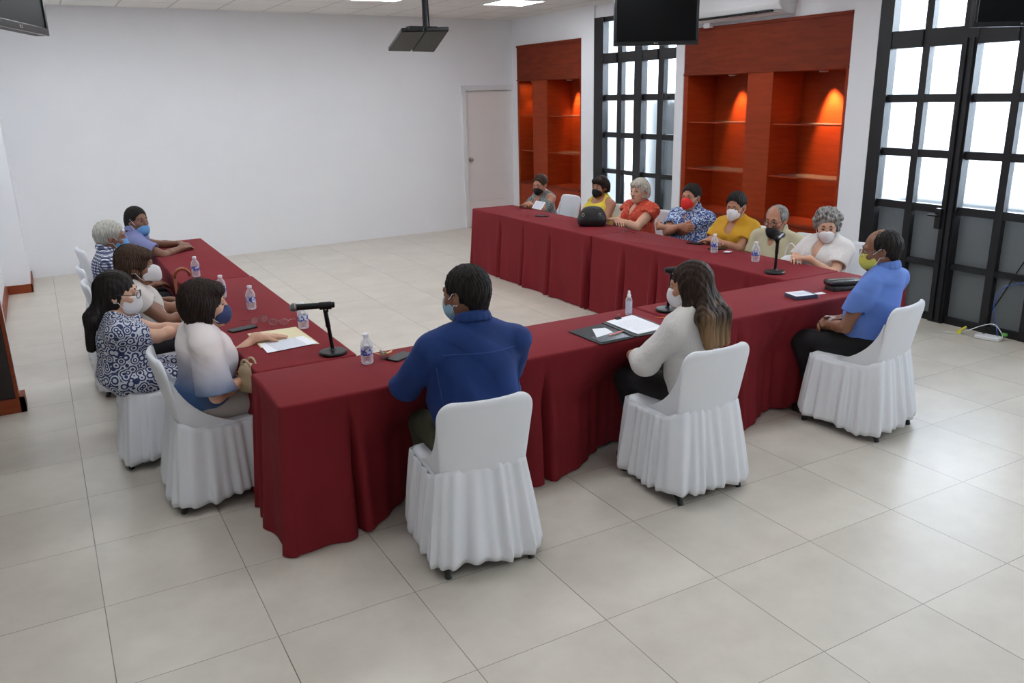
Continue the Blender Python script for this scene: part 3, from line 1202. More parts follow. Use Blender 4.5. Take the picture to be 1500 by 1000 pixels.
def implicit_mesh(groups, h, disp=None, dmax=0.0, gk=0.0):
    """groups: list of prim lists; returns verts, quads"""
    lo = np.min([q.lo() for g in groups for q in g if q.op == '+'], axis=0) - dmax - 3 * h
    hi = np.max([q.hi() for g in groups for q in g if q.op == '+'], axis=0) + dmax + 3 * h
    B = 10
    nb = np.maximum(1, np.ceil((hi - lo) / (h * B)).astype(int))
    n = nb * B + 1
    cx, cy, cz = [lo[i] + (np.arange(nb[i]) + 0.5) * B * h for i in range(3)]
    C = np.stack(np.meshgrid(cx, cy, cz, indexing='ij'), -1).reshape(-1, 3)
    Rb = B * h * 0.5 * 1.7321 * 1.15 + dmax
    pd = [np.stack([q.d(C) for q in g], 1) for g in groups]
    gd = []
    for g in groups:
        gd.append(eval_group(g, C))
    tot = np.min(np.stack(gd, 1), axis=1)
    vol = np.full(n, 1.0, np.float32)
    # fill unevaluated blocks with their sign
    big = tot.reshape(nb)
    vol[:-1, :-1, :-1] = np.repeat(np.repeat(np.repeat(big, B, 0), B, 1), B, 2)
    vol[np.abs(vol) < 1e-9] = 1e-6
    vol[-1], vol[:, -1], vol[:, :, -1] = 1, 1, 1
    keep = np.where(np.abs(tot) < Rb * 1.6)[0]
    off = np.arange(B + 1) * h
    G = np.stack(np.meshgrid(off, off, off, indexing='ij'), -1).reshape(-1, 3)
    ops = [[q.op for q in g] for g in groups]
    ks = [np.array([q.k for q in g]) for g in groups]
    for b in keep:
        i, j, k = np.unravel_index(b, nb)
        p = G + (lo + np.array([i, j, k]) * B * h)
        D = None
        for gi, g in enumerate(groups):
            row = pd[gi][b]
            plus = [row[a] for a in range(len(g)) if ops[gi][a] == '+']
            mn = min(plus)
            if mn > Rb * 1.5 + 0.05 and gd[gi][b] > tot[b] + 2 * Rb:
                continue
            sel = []
            for a in range(len(g)):
                if ops[gi][a] == '+':
                    sel.append(row[a] < mn + 2.2 * Rb + ks[gi][a])
                elif ops[gi][a] == '-':
                    sel.append(row[a] < 1.5 * Rb + ks[gi][a] + 0.02)
                else:
                    sel.append(row[a] > -(1.5 * Rb + ks[gi][a]))
            d = eval_group(g, p, sel)
            if d is None:
                continue
            D = d if D is None else smin(D, d, gk)
        if D is None:
            continue
        if disp is not None:
            D = D + disp(p)
        vol[i * B:(i + 1) * B + 1, j * B:(j + 1) * B + 1, k * B:(k + 1) * B + 1] = D.reshape(B + 1, B + 1, B + 1)
    return surface_nets(vol, lo, h)


def surface_nets(vol, lo, h):
    s = vol < 0
    nx, ny, nz = vol.shape
    cnt = np.zeros((nx - 1, ny - 1, nz - 1), np.uint8)
    for a in (0, 1):
        for b in (0, 1):
            for c in (0, 1):
                cnt += s[a:nx - 1 + a, b:ny - 1 + b, c:nz - 1 + c]
    act = (cnt > 0) & (cnt < 8)
    idx = np.full(act.shape, -1, np.int64)
    I = np.argwhere(act)
    idx[act] = np.arange(len(I))
    P = np.zeros((len(I), 3))
    W = np.zeros(len(I))
    cs = [(0, 0, 0), (1, 0, 0), (0, 1, 0), (1, 1, 0), (0, 0, 1), (1, 0, 1), (0, 1, 1), (1, 1, 1)]
    vals = [vol[I[:, 0] + c[0], I[:, 1] + c[1], I[:, 2] + c[2]] for c in cs]
    for e0, e1 in ((0, 1), (2, 3), (4, 5), (6, 7), (0, 2), (1, 3), (4, 6), (5, 7), (0, 4), (1, 5), (2, 6), (3, 7)):
        a, b = vals[e0], vals[e1]
        m = (a < 0) != (b < 0)
        t = np.where(m, a / np.where(m, a - b, 1), 0)
        c0, c1 = np.array(cs[e0], float), np.array(cs[e1], float)
        P += m[:, None] * (c0 + (c1 - c0) * t[:, None])
        W += m
    P = P / W[:, None]
    V = (P + I) * h + lo
    quads = []
    for ax in range(3):
        o1, o2 = [(1, 2), (2, 0), (0, 1)][ax]
        sl0 = [slice(None)] * 3
        sl1 = [slice(None)] * 3
        sl0[ax] = slice(0, -1)
        sl1[ax] = slice(1, None)
        A, Bv = s[tuple(sl0)], s[tuple(sl1)]
        E = np.argwhere(A != Bv)
        ok = (E[:, o1] > 0) & (E[:, o2] > 0) & (E[:, o1] < vol.shape[o1] - 1) & (E[:, o2] < vol.shape[o2] - 1)
        E = E[ok]
        ins = A[E[:, 0], E[:, 1], E[:, 2]]
        q = []
        for d1, d2 in ((-1, -1), (0, -1), (0, 0), (-1, 0)):
            F = E.copy()
            F[:, o1] += d1
            F[:, o2] += d2
            q.append(idx[F[:, 0], F[:, 1], F[:, 2]])
        q = np.stack(q, 1)
        q[~ins] = q[~ins][:, ::-1]
        quads.append(q)
    Q = np.concatenate(quads)
    Q = Q[(Q >= 0).all(1)]
    return V, Q


def quad_obj(name, V, Q, m, parent, relax=1):
    if relax and len(V):
        for _ in range(relax):
            acc = np.zeros_like(V)
            cn = np.zeros(len(V))
            for a in range(4):
                for b in ((a + 1) % 4, (a + 3) % 4):
                    np.add.at(acc, Q[:, a], V[Q[:, b]])
                    np.add.at(cn, Q[:, a], 1)
            V = V * 0.5 + 0.5 * acc / np.maximum(cn, 1)[:, None]
    me = bpy.data.meshes.new(name)
    me.vertices.add(len(V))
    me.vertices.foreach_set('co', V.astype(np.float32).ravel())
    me.loops.add(len(Q) * 4)
    me.loops.foreach_set('vertex_index', Q.astype(np.int32).ravel())
    me.polygons.add(len(Q))
    me.polygons.foreach_set('loop_start', np.arange(0, len(Q) * 4, 4, dtype=np.int32))
    me.polygons.foreach_set('loop_total', np.full(len(Q), 4, np.int32))
    me.polygons.foreach_set('use_smooth', np.ones(len(Q), bool))
    me.update(calc_edges=True)
    me.materials.append(m)
    o = bpy.data.objects.new(name, me)
    col.objects.link(o)
    if parent:
        o.parent = parent
    return o


def Rx(a):
    c, s = math.cos(a), math.sin(a)
    return np.array([[1, 0, 0], [0, c, -s], [0, s, c]])


def Ry(a):
    c, s = math.cos(a), math.sin(a)
    return np.array([[c, 0, s], [0, 1, 0], [-s, 0, c]])


def Rz(a):
    c, s = math.cos(a), math.sin(a)
    return np.array([[c, -s, 0], [s, c, 0], [0, 0, 1]])


def rot_about(axis, a):
    x, y, z = nrm(axis)
    c, s = math.cos(a), math.sin(a)
    K = np.array([[0, -z, y], [z, 0, -x], [-y, x, 0]])
    return np.eye(3) + s * K + (1 - c) * K @ K


def fold_disp(amp, seed, f=26.0, dirv=(0.3, 0.4, 1.0)):
    r = np.random.RandomState(seed)
    D = [nrm(np.array(dirv) + r.uniform(-0.7, 0.7, 3)) * f * r.uniform(0.6, 1.5) for _ in range(4)]
    Wp = [nrm(r.uniform(-1, 1, 3)) * 14 for _ in range(2)]
    ph = r.uniform(0, 6, 6)

    def fn(p):
        w = 1.2 * np.sin(p @ Wp[0] + ph[0]) + 1.0 * np.sin(p @ Wp[1] + ph[1])
        o = 0
        for i, dv in enumerate(D):
            s_ = np.sin(p @ dv + w + ph[2 + i])
            o = o + (np.abs(s_) ** 0.7 * np.sign(s_)) * (0.5 if i else 0.8)
        return amp * o * 0.5
    return fn


SKIN = {
    'tan': mat('skin_tan', (176, 124, 98), 0.5, bump=0.04, bscale=300, var=0.05, vscale=14, sss=0.08),
    'light': mat('skin_light', (206, 160, 134), 0.5, bump=0.04, bscale=300, var=0.05, vscale=14, sss=0.08),
    'brown': mat('skin_brown', (134, 90, 68), 0.5, bump=0.05, bscale=300, var=0.06, vscale=14, sss=0.08),
    'dark': mat('skin_dark', (126, 88, 68), 0.5, bump=0.05, bscale=300, var=0.07, vscale=14, sss=0.08),
}
HAIR = {
    'black': hair_mat('hair_black', (16, 14, 14), (44, 37, 35)),
    'dark': hair_mat('hair_dark_brown', (24, 17, 15), (50, 36, 30)),
    'brown': hair_mat('hair_brown', (44, 30, 24), (84, 62, 48)),
    'white': hair_mat('hair_silver', (150, 148, 140), (206, 204, 196)),
    'grey': hair_mat('hair_grey', (84, 82, 80), (168, 165, 160)),
    'blonde': hair_mat('hair_ashen', (150, 142, 128), (206, 200, 188)),
    'balayage': hair_mat('hair_brown_with_lighter_ends', (28, 20, 18), (62, 46, 36), tips=(1.02, 4.5, (136, 106, 74))),
    'greying': hair_mat('hair_black_grey', (26, 25, 26), (96, 94, 92)),
}
MK = {
    'surgblue': mat('mask_light_blue', (104, 160, 214), 0.7, bump=0.25, bscale=40, stretch=(1, 1, 9)),
    'paleblue': mat('mask_pale_blue', (150, 190, 206), 0.7, bump=0.25, bscale=40, stretch=(1, 1, 9)),
    'white': mat('mask_white', (228, 226, 228), 0.75, bump=0.2, bscale=50, stretch=(1, 1, 9)),
    'navy': mat('mask_navy', (50, 62, 104), 0.8, var=0.25, vscale=120),
    'black': mat('mask_black', (18, 18, 22), 0.8),
    'red': mat('mask_red', (226, 40, 36), 0.7),
    'yellow': mat('mask_yellow', (212, 206, 92), 0.7, bump=0.25, bscale=40, stretch=(1, 1, 9)),
    'loop': mat('mask_loop_cord', (226, 226, 230), 0.7), 'darkloop': mat('mask_dark_cord', (24, 24, 28), 0.7),
}
EYEW = mat('eye_white', (150, 138, 130), 0.25)
EYED = mat('eye_iris', (30, 20, 16), 0.15)
BROW = mat('brow_hair', (36, 28, 24), 0.8)
LIPS = mat('lips', (150, 92, 84), 0.5)
SHOE = mat('black_shoe_leather', (18, 17, 18), 0.35)
GLASSF = mat('dark_spectacle_frame', (30, 18, 22), 0.3)
GLASSM = mat('thin_metal_spectacle_frame', (120, 112, 104), 0.3, 0.8)
LENS = clear_mat('spectacle_lens', (0.96, 0.97, 0.98), 0.05)
CL = {
    'denim_seam': mat('denim_seam_thread', (40, 74, 140), 0.8),
    'denim': mat('blue_denim', (18, 50, 110), 0.85, bump=0.25, bscale=700, var=0.13, vscale=7),
    'olive': mat('olive_twill', (66, 68, 50), 0.85, bump=0.15, bscale=600),
    'blacktr': mat('black_trouser_cloth', (20, 19, 22), 0.85),
    'whiteb': mat('white_embroidered_cotton', (222, 218, 214), 0.8, bump=0.5, bscale=90, var=0.02),
    'whitel': mat('white_lace_cotton', (226, 222, 220), 0.8, bump=0.5, bscale=110),
    'whiteplain': mat('off_white_cotton', (214, 208, 202), 0.8, bump=0.1, bscale=300),
    'sky': mat('light_blue_shirting', (96, 130, 206), 0.75, bump=0.15, bscale=500, var=0.05),
    'lilac': mat('lilac_blue_shirting', (124, 130, 176), 0.8, bump=0.15, bscale=500, var=0.04),
    'mustard': mat('mustard_cotton', (206, 154, 32), 0.8, bump=0.12, bscale=400, var=0.05),
    'khaki': mat('pale_khaki_cotton', (190, 182, 152), 0.8, bump=0.12, bscale=400),
    'yellow': mat('lemon_jersey', (222, 196, 66), 0.8),
    'pants_l': mat('pale_grey_trousers', (176, 170, 166), 0.8, bump=0.1, bscale=300),
    'dkgrey': mat('dark_grey_cloth', (44, 44, 48), 0.85),
    'check': check_mat(),
    'leaf': blotch_mat('blue_leaf_print', (38, 66, 132), (196, 212, 234), 30, thr=0.53, dist=2.2, w=0.02),
    'floral': blotch_mat('navy_paisley_print', (36, 48, 92), (200, 204, 214), 22, thr=0.55, kind='voronoi', w=0.12),
    'redprint': blotch_mat('orange_red_print', (184, 56, 34), (214, 120, 84), 34, thr=0.6, dist=1.0, w=0.03),
    'greycheck': blotch_mat('grey_tweed_print', (48, 54, 58), (150, 156, 156), 90, thr=0.5, dist=0.3, w=0.08),
    'ombre': ombre_mat(),
    'blackcl': mat('black_jersey', (20, 20, 24), 0.85),
}


def hand_prims(W, d, n, right, curl, spread=1.0, sc_=1.0, thumb_in=0.0, fc=None):
    """palm and five fingers from wrist W; d finger direction, n palm normal"""
    d = nrm(d)
    n = nrm(n - (n @ d) * d)
    t = np.cross(d, n) * (1 if right else -1)      # towards the thumb
    P = [Cap(W - d * 0.01, W + d * 0.018, 0.026 * sc_, 0.026 * sc_, k=0.02)]
    offs = [0.031, 0.0105, -0.0105, -0.030]
    lens = [0.072, 0.080, 0.075, 0.058]
    rad = [0.0092, 0.0094, 0.009, 0.0078]
    for i in range(4):
        kn = W + d * (0.090 - 0.004 * abs(i - 1)) * sc_ + t * offs[i] * sc_
        P.append(Cap(W + d * 0.02 * sc_ + t * offs[i] * 0.62 * sc_, kn, 0.0145 * sc_, 0.0118 * sc_, k=0.012))
    P.append(Cap(W + d * 0.02 * sc_ + t * 0.018 * sc_, W + d * 0.05 * sc_ + t * 0.036 * sc_, 0.018 * sc_, 0.014 * sc_, k=0.014))
    for i in range(4):
        p = W + d * (0.090 - 0.004 * abs(i - 1)) * sc_ + t * offs[i] * sc_
        c = (curl if fc is None else fc[i])
        dr = nrm(d + t * 0.07 * spread * (1.5 - i))
        ang = 0
        for s_, f in enumerate((0.46, 0.31, 0.26)):
            ang += c * (0.85, 1.0, 0.7)[s_]
            ax = np.cross(dr, n)
            v = rot_about(ax, -ang) @ dr if False else dr * math.cos(ang) + n * math.sin(ang)
            q = p + v * lens[i] * f * sc_ * 1.08
            r0, r1 = rad[i] * sc_ * (1 - 0.09 * s_), rad[i] * sc_ * (1 - 0.09 * (s_ + 1))
            P.append(Cap(p, q, r0, r1, k=0.003))
            p = q
    p = W + d * 0.045 * sc_ + t * 0.036 * sc_
    v = nrm(d * 0.8 + t * (0.65 - thumb_in) + n * (0.25 + thumb_in))
    for L_t, r0, r1 in ((0.036, 0.0125, 0.0105), (0.03, 0.0105, 0.0085)):
        q = p + v * L_t * sc_
        P.append(Cap(p, q, r0 * sc_, r1 * sc_, k=0.005))
        p = q
        v = nrm(v + n * 0.25 * curl - t * 0.25 * curl)
    return P


def tube_child(name, pts, r, m, parent, closed=False, n=8):
    return MB().tube(pts, r, n, closed).build(name, m, parent, smooth=True)


def person(x, y, rz, label, ht=1.27, sw=0.19, W=1.0, belly=0.0, bust=0.0, lean=0.0, tilt=0.0, twist=0.0, face=(0, 0, 0), skin='tan',
           hair=('short', 'black'), mask=None, maskshape='surgical', glasses=None, top='denim', bottom='blacktr', sleeve='short', neck='collar',
           R=None, L=None, hs=1.0, hx=0.008, seat=0.465, knees=(0.10, 0.41), feet=(0.12, 0.40), seed=1, hem=0.53, vox=0.0055, loose=0.012,
           world_hands=True, armr=1.0, facefwd=0.0, category='person', legs=True, pelvis_y=0.0, strap=False):
    """seated figure. x,y: pelvis position; rz: facing (0 = +Y)"""
    rz = math.radians(rz)
    e = empty('person', (x, y, 0), rz, label, category)
    fold = fold_disp(0.012 if top in ('denim', 'sky', 'whiteb') else 0.0085, seed, 22)
    loc = lambda p: (Rz(-rz) @ (np.array(p, float) - np.array([x, y, 0])))
    lean, tilt, twist = map(math.radians, (lean, tilt, twist))
    zs = (ht - 0.127 * hs - seat) / (1.16 - 0.46)
    pv = np.array([0, pelvis_y, seat + 0.09])
    TR = Rz(twist) @ Ry(tilt) @ Rx(-lean)

    def T(px, py, pz):
        q = np.array([px, py + pelvis_y, seat + (pz - 0.46) * zs])
        f = min(1.0, max(0.0, (pz - 0.5) / 0.25))
        Rm = Rz(twist * f) @ Ry(tilt * f) @ Rx(-lean * f)
        return pv + Rm @ (q - pv)
    # torso
    def torso(o, below=True):
        P = [Ell(T(0, -0.01, 0.57), (0.165 * W + o, 0.125 + o + belly * .3, 0.115 + o), k=0.06),
             Ell(T(0, 0.015 + belly * .5, 0.70), (0.140 * W + belly * .6 + o, 0.108 + belly + o, 0.15 * zs + o), TR, k=0.08),
             Ell(T(0, 0.0, 0.87), (0.150 * W + belly * .3 + o, 0.108 + belly * .35 + o, 0.155 * zs + o), TR, k=0.08),
             Cap(T(-(sw - 0.045), -0.012, 0.950), T((sw - 0.045), -0.012, 0.950), 0.046 + o, k=0.06),
             Cap(T(0, -0.02, 1.03), T(-(sw - 0.04), -0.015, 0.958), 0.040 + o, 0.036 + o, k=0.05),
             Cap(T(0, -0.02, 1.03), T((sw - 0.04), -0.015, 0.958), 0.040 + o, 0.036 + o, k=0.05)]
        if bust:
            for s in (-1, 1):
                P.append(Ell(T(s * 0.075 * W, 0.085, 0.85), (0.062 + bust + o * .7, 0.055 + bust + o * .7, 0.060 + bust + o * .7), TR, k=0.05))
        return P
    # head frame
    fy, fp, fr = map(math.radians, face)
    HR = Rz(fy) @ Rx(-fp) @ Ry(fr)
    nb = T(0, -0.012, 1.035)
    nt = T(0, 0.012 + facefwd * 0.5, 1.10)
    HC = T(0, 0.0 + facefwd, 1.11) + HR @ np.array([0, 0.028, 0.045])
    hp = lambda a, b, c: HC + HR @ (np.array([a, b, c]) * hs)
    nr = 0.052 * (0.9 + 0.1 * W) * (1.0 if sw > .185 else 0.9)
    head = [Cap(nb - np.array([0, 0, 0.03]), nt, nr * 1.08, nr * 0.98, k=0.03), Cap(nt, hp(0, -0.02, -0.03), nr, nr, k=0.03),
            Ell(hp(0, -0.018, 0.035), np.array([0.076, 0.095, 0.086]) * hs, HR, k=0.03),
            Ell(hp(0, 0.025, -0.02), np.array([0.064, 0.068, 0.082]) * hs, HR, k=0.03),
            Ell(hp(0, 0.04, -0.075), np.array([0.048, 0.046, 0.038]) * hs, HR, k=0.03),
            Cap(hp(-0.012, 0.072, -0.095), hp(0.012, 0.072, -0.095), 0.017 * hs, k=0.03),
            Cap(hp(-0.034, 0.078, 0.026), hp(0.034, 0.078, 0.026), 0.011 * hs, k=0.02),
            Ell(hp(-0.04, 0.06, -0.025), np.array([0.022, 0.022, 0.02]) * hs, HR, k=0.02),
            Ell(hp(0.04, 0.06, -0.025), np.array([0.022, 0.022, 0.02]) * hs, HR, k=0.02),
            Ell(hp(-0.031, 0.098, 0.006), np.array([0.015, 0.014, 0.010]) * hs, HR, k=0.012, op='-'),
            Ell(hp(0.031, 0.098, 0.006), np.array([0.015, 0.014, 0.010]) * hs, HR, k=0.012, op='-'),
            Cap(hp(0, 0.088, 0.012), hp(0, 0.107, -0.028), 0.0075 * hs, 0.0105 * hs, k=0.01),
            Cap(hp(-0.010, 0.098, -0.032), hp(0.010, 0.098, -0.032), 0.0085 * hs, k=0.006),
            Cap(hp(-0.018, 0.088, -0.060), hp(0.018, 0.088, -0.060), 0.007 * hs, k=0.008),
            Cap(hp(-0.014, 0.086, -0.070), hp(0.014, 0.086, -0.070), 0.0075 * hs, k=0.006)]
    for s in (-1, 1):
        ER = HR @ Rz(s * 0.35)
        head += [Ell(hp(s * 0.079, -0.008, -0.004), np.array([0.008, 0.019, 0.031]) * hs, ER, k=0.004),
                 Ell(hp(s * 0.087, -0.004, 0.002), np.array([0.006, 0.011, 0.017]) * hs, ER, k=0.004, op='-')]
    # arms
    arms, sleeves, sl_ends = [], [], []
    AL, FL = 0.275 * (0.5 + 0.5 * zs), 0.245 * (0.5 + 0.5 * zs)
    info = {}
    for side, spec in ((1, R), (-1, L)):
        spec = spec or {}
        S = T(side * (sw - 0.006), -0.012, 0.938)
        tgt = spec.get('at', None)
        tgt = loc(tgt) if (tgt is not None and world_hands) else (np.array(spec.get('lat', (side * 0.06, 0.30, 0.64)), float))
        pole = np.array(spec.get('pole', (side * 0.6, -0.5, -0.8)), float)
        v = tgt - S
        dist = np.linalg.norm(v)
        mx = (AL + FL) * 0.985
        if dist > mx:
            tgt = S + v / dist * mx
            dist = mx
        dist = max(dist, 0.12)
        vn = nrm(tgt - S)
        a = (AL * AL - FL * FL + dist * dist) / (2 * dist)
        hgt = math.sqrt(max(AL * AL - a * a, 1e-6))
        pp = nrm(pole - (pole @ vn) * vn)
        Eb = S + vn * a + pp * hgt
        Wr = S + vn * dist
        fd = nrm(Wr - Eb)
        arms += [Cap(S, Eb, 0.045 * armr, 0.038 * armr, k=0.03), Cap(Eb, Eb + (Wr - Eb) * 0.35, 0.037 * armr, 0.037 * armr, k=0.02), Cap(Eb + (Wr - Eb) * 0.35, Wr, 0.036 * armr, 0.0245, k=0.015)]
        hd = np.array(spec['dir'], float) if 'dir' in spec else fd
        if 'dir' in spec and spec.get('wdir', True):
            hd = Rz(-rz) @ hd
        hn = np.array(spec.get('palm', (0, 0, -1)), float)
        if spec.get('wdir', True) and 'palm' in spec:
            hn = Rz(-rz) @ hn
        arms += hand_prims(Wr, hd, hn, side > 0, spec.get('curl', 0.35), sc_=spec.get('hsc', 1.0), thumb_in=spec.get('thumb', 0.0), fc=spec.get('fc'))
        info[side] = (S, Eb, Wr, fd)
        # sleeve
        o = loose + 0.003
        if sleeve == 'none':
            continue
        if sleeve == 'short':
            fr_ = 0.62
            Ce = S + (Eb - S) * fr_
            sleeves.append([Cap(S, Ce + (Ce - S) * 0.3, 0.054 * armr + o, 0.053 * armr + o, k=0.03), Half(Ce, Eb - S, k=0.004), Cap(Ce - (Ce - S) * 0.3, Eb, 0.045 * armr + o * 0.5, k=0.004, op='-')])
        elif sleeve == 'cap':
            Ce = S + (Eb - S) * 0.3
            sleeves.append([Cap(S, Ce + (Ce - S), 0.056 * armr + o, 0.058 * armr + o, k=0.03), Half(Ce, Eb - S, k=0.004), Cap(S + (Ce - S) * .6, Eb, 0.046 * armr + o * 0.5, k=0.004, op='-')])
        elif sleeve == 'wide':
            Ce = S + (Eb - S) * 0.9
            sleeves.append([Cap(S, Ce + (Ce - S) * 0.25 + np.array([0, 0, -0.02]), 0.056 * armr + o, 0.092 + o, k=0.04), Half(Ce + np.array([0, 0, -0.01]), nrm(Eb - S) + np.array([0, 0, -0.6]), k=0.004), Cap(S + (Eb - S) * .75, Wr, 0.062 + o, 0.075, k=0.004, op='-')])
        elif sleeve in ('long', 'bell'):
            Ce = Wr if sleeve == 'long' else Eb + (Wr - Eb) * 0.55
            r1 = 0.036 if sleeve == 'long' else 0.052
            sleeves.append([Cap(S, Eb, 0.054 * armr + o, 0.047 * armr + o * (1 if sleeve == 'long' else 1.6), k=0.03), Cap(Eb, Ce + (Ce - Eb) * 0.2, 0.046 * armr + o * (1 if sleeve == 'long' else 1.6), r1 + 0.002, k=0.02),
                            Half(Ce, Ce - Eb, k=0.004)])
            if sleeve == 'bell':
                sleeves[-1].append(Cap(Ce - fd * 0.01, Wr, r1 - 0.006, k=0.004, op='-'))
    # legs
    legp, trous = [], []
    hipz = seat + 0.075
    shoes = []
    kx, ky = knees
    fx, fyy = feet
    for s in (-1, 1):
        hip = np.array([s * 0.085 * W, 0.0 + pelvis_y, hipz])
        kn = np.array([s * kx, ky + pelvis_y, 0.495])
        an = np.array([s * fx, fyy + pelvis_y, 0.085])
        legp += [Cap(hip, kn, 0.076 * W, 0.052, k=0.03), Cap(kn, kn + (an - kn) * .35, 0.050, 0.050, k=0.03), Cap(kn + (an - kn) * .35, an, 0.050, 0.034, k=0.02), Cap(an, an + np.array([0, 0.12, -0.045]), 0.034, 0.026, k=0.02)]
        trous += [Cap(hip, kn, 0.092 * W, 0.068, k=0.04), Cap(kn, an + (kn - an) * 0.02, 0.066, 0.052, k=0.03)]
        sh = [Cap(an + np.array([0, -0.03, -0.045]), an + np.array([0, 0.06, -0.045]), 0.038, 0.040, k=0.02), Cap(an + np.array([0, 0.06, -0.048]), an + np.array([s * 0.01, 0.155, -0.055]), 0.042, 0.030, k=0.02),
              Cap(an + np.array([0, 0, 0.0]), an + np.array([0, -0.01, -0.04]), 0.043, 0.040, k=0.02), Half((0, 0, 0.003), (0, 0, -1), k=0.0)]
        shoes.append(sh)
    # body: one continuous surface
    body = torso(0.0) + arms + (legp if legs else []) + head
    V, Q = implicit_mesh([body], vox * 0.9)
    bo = quad_obj('body', V, Q, SKIN[skin], e)
    # top garment
    mt = CL[top]
    tor = torso(loose)
    g = tor + [Half((0, 0, seat + (hem - 0.46)), (0, 0, -1), k=0.006)]
    nA, nB = T(0, -0.03, 0.99), T(0, 0.015, 1.12)
    if neck == 'collar':
        g = g + [Cap(T(0, -0.01, 1.045), T(0, 0.06, 1.16), nr + 0.012, nr + 0.03, k=0.004, op='-'), Ell(T(0, 0.125, 0.99), (0.028, 0.05, 0.075), TR, k=0.004, op='-')]
    elif neck == 'v':
        g = g + [Cap(T(0, -0.0, 1.055), T(0, 0.06, 1.16), nr + 0.016, nr + 0.03, k=0.006, op='-'), Ell(T(0, 0.115, 0.985), (0.042, 0.07, 0.105), TR, k=0.004, op='-')]
    elif neck == 'round':
        g = g + [Ell(T(0, 0.03, 1.06), (nr + 0.030, nr + 0.045, 0.045), TR, k=0.006, op='-')]
    elif neck == 'scoop':
        g = g + [Ell(T(0, 0.06, 1.03), (nr + 0.045, nr + 0.05, 0.095), TR, k=0.006, op='-')]
    if sleeve == 'coldshoulder':
        for s in (-1, 1):
            g = g + [Ell(T(s * (sw + 0.005), 0.0, 1.0), (0.055, 0.08, 0.05), TR, k=0.006, op='-')]
        for s in (-1, 1):
            S, Eb, Wr, fd = info[s]
            a_, b_ = S + (Eb - S) * 0.35, Eb + (Wr - Eb) * 0.15
            sleeves.append([Cap(a_, b_, 0.058, 0.066, k=0.02), Half(S + (Eb - S) * .42, S - Eb, k=.004), Half(Eb + (Wr - Eb) * .02, Wr - Eb, k=0.004)])
    if top == 'yellow':
        for s in (-1, 1):
            g = g + [Ell(T(s * (sw + 0.015), 0.0, 1.0), (0.075, 0.12, 0.085), TR, k=0.006, op='-')]
    allg = [g] + sleeves
    V, Q = implicit_mesh(allg, vox, fold, 0.012, gk=0.03)
    nm = 'blouse' if bust else 'shirt'
    so = quad_obj(nm, V, Q, mt, e)
    if top == 'denim':      # stitched yoke and back seams
        def fld(p):
            p = p[None, :]
            return float(min(eval_group(q_, p)[0] for q_ in allg) + fold(p)[0])
        for path in ([(u, 0.925) for u in np.linspace(-0.20, 0.20, 25)], [(-0.205 + 0.004 * k, 0.925 - 0.035 * k) for k in range(-1, 7)], [(0.205 - 0.004 * k, 0.925 - 0.035 * k) for k in range(-1, 7)]):
            sp = []
            for u, zq in path:
                q_ = T(u, -0.35, zq)
                dv = TR @ np.array([0, 1.0, 0])
                for _ in range(60):
                    dd = fld(q_)
                    if dd < 0.0015:
                        break
                    q_ = q_ + dv * max(dd * 0.7, 0.0008)
                if fld(q_) < 0.01:
                    sp.append(tuple(q_))
            if len(sp) > 3:
                tube_child('seam', sp, 0.0022, CL['denim_seam'], so, n=6)
    if neck == 'collar':
        cpts = []
        for k in range(-7, 8):
            a = k / 7 * 2.65
            r_ = nr + 0.013
            lift = 0.018 * math.cos(a / 2.0) ** 2 + 0.004
            base = T(0, -0.008, 1.045)
            off = TR @ np.array([math.sin(a) * r_, -math.cos(a) * r_ * 1.05, lift - 0.02 * (1 - math.cos(a)) * 0.5])
            cpts.append(base + off)
        cg = []
        for a, b in zip(cpts[:-1], cpts[1:]):
            up_ = TR @ np.array([0, 0, 0.020])
            cg.append(Cap(a, b, 0.009, k=0.006))
            cg.append(Cap(a + up_ * .5, b + up_ * .5, 0.008, k=0.02))
            cg.append(Cap(a + up_, b + up_, 0.007, k=0.02))
            mid_ = (a + b) / 2 - base
            ou = nrm(mid_ - (mid_ @ (TR @ np.array([0, 0, 1]))) * (TR @ np.array([0, 0, 1]))) * 0.010
            cg.append(Cap(a + ou - up_ * .25, b + ou - up_ * .25, 0.0065, k=0.02))
        V, Q = implicit_mesh([cg], 0.0035)
        quad_obj('collar', V, Q, mt, so)
    # trousers and shoes
    if legs:
        tg = [Ell((0, -0.01 + pelvis_y, hipz + 0.02), (0.172 * W, 0.138 + belly * .3, 0.10), k=0.05)] + trous + [Half((0, 0, 0.065), (0, 0, -1), k=0.003), Half((0, 0, seat + 0.14), (0, 0, 1), k=0.01)]
        V, Q = implicit_mesh([tg], vox * 1.2, fold_disp(0.004, seed + 5, 22), 0.005)
        quad_obj('trousers', V, Q, CL[bottom], e)
        for sh in shoes:
            V, Q = implicit_mesh([sh], 0.006)
            quad_obj('shoe', V, Q, SHOE, e)
    # face details
    for s in (-1, 1):
        ev = MB()
        ev.lathe([(0.0125 * hs * math.sin(a), -0.0125 * hs * math.cos(a)) for a in np.linspace(0.05, PI - 0.05, 12)], 14)
        M4 = Matrix.Identity(4)
        for i in range(3):
            for j in range(3):
                M4[i][j] = (HR @ Rx(-PI / 2))[i][j]
        M4.translation = Vector(hp(s * 0.031, 0.0768, 0.005))
        ev.v = [tuple(M4 @ Vector(p)) for p in ev.v]
        eye = ev.build('eye', EYEW, e, smooth=True)
        ir = MB()
        q = hp(s * 0.031, 0.0768 + 0.0119, 0.004)
        fwd = HR @ np.array([0, 1, 0])
        ir.tube([q - fwd * 0.002, q + fwd * 0.0009], [0.0062, 0.0052], 12)
        ir.build('iris', EYED, eye)
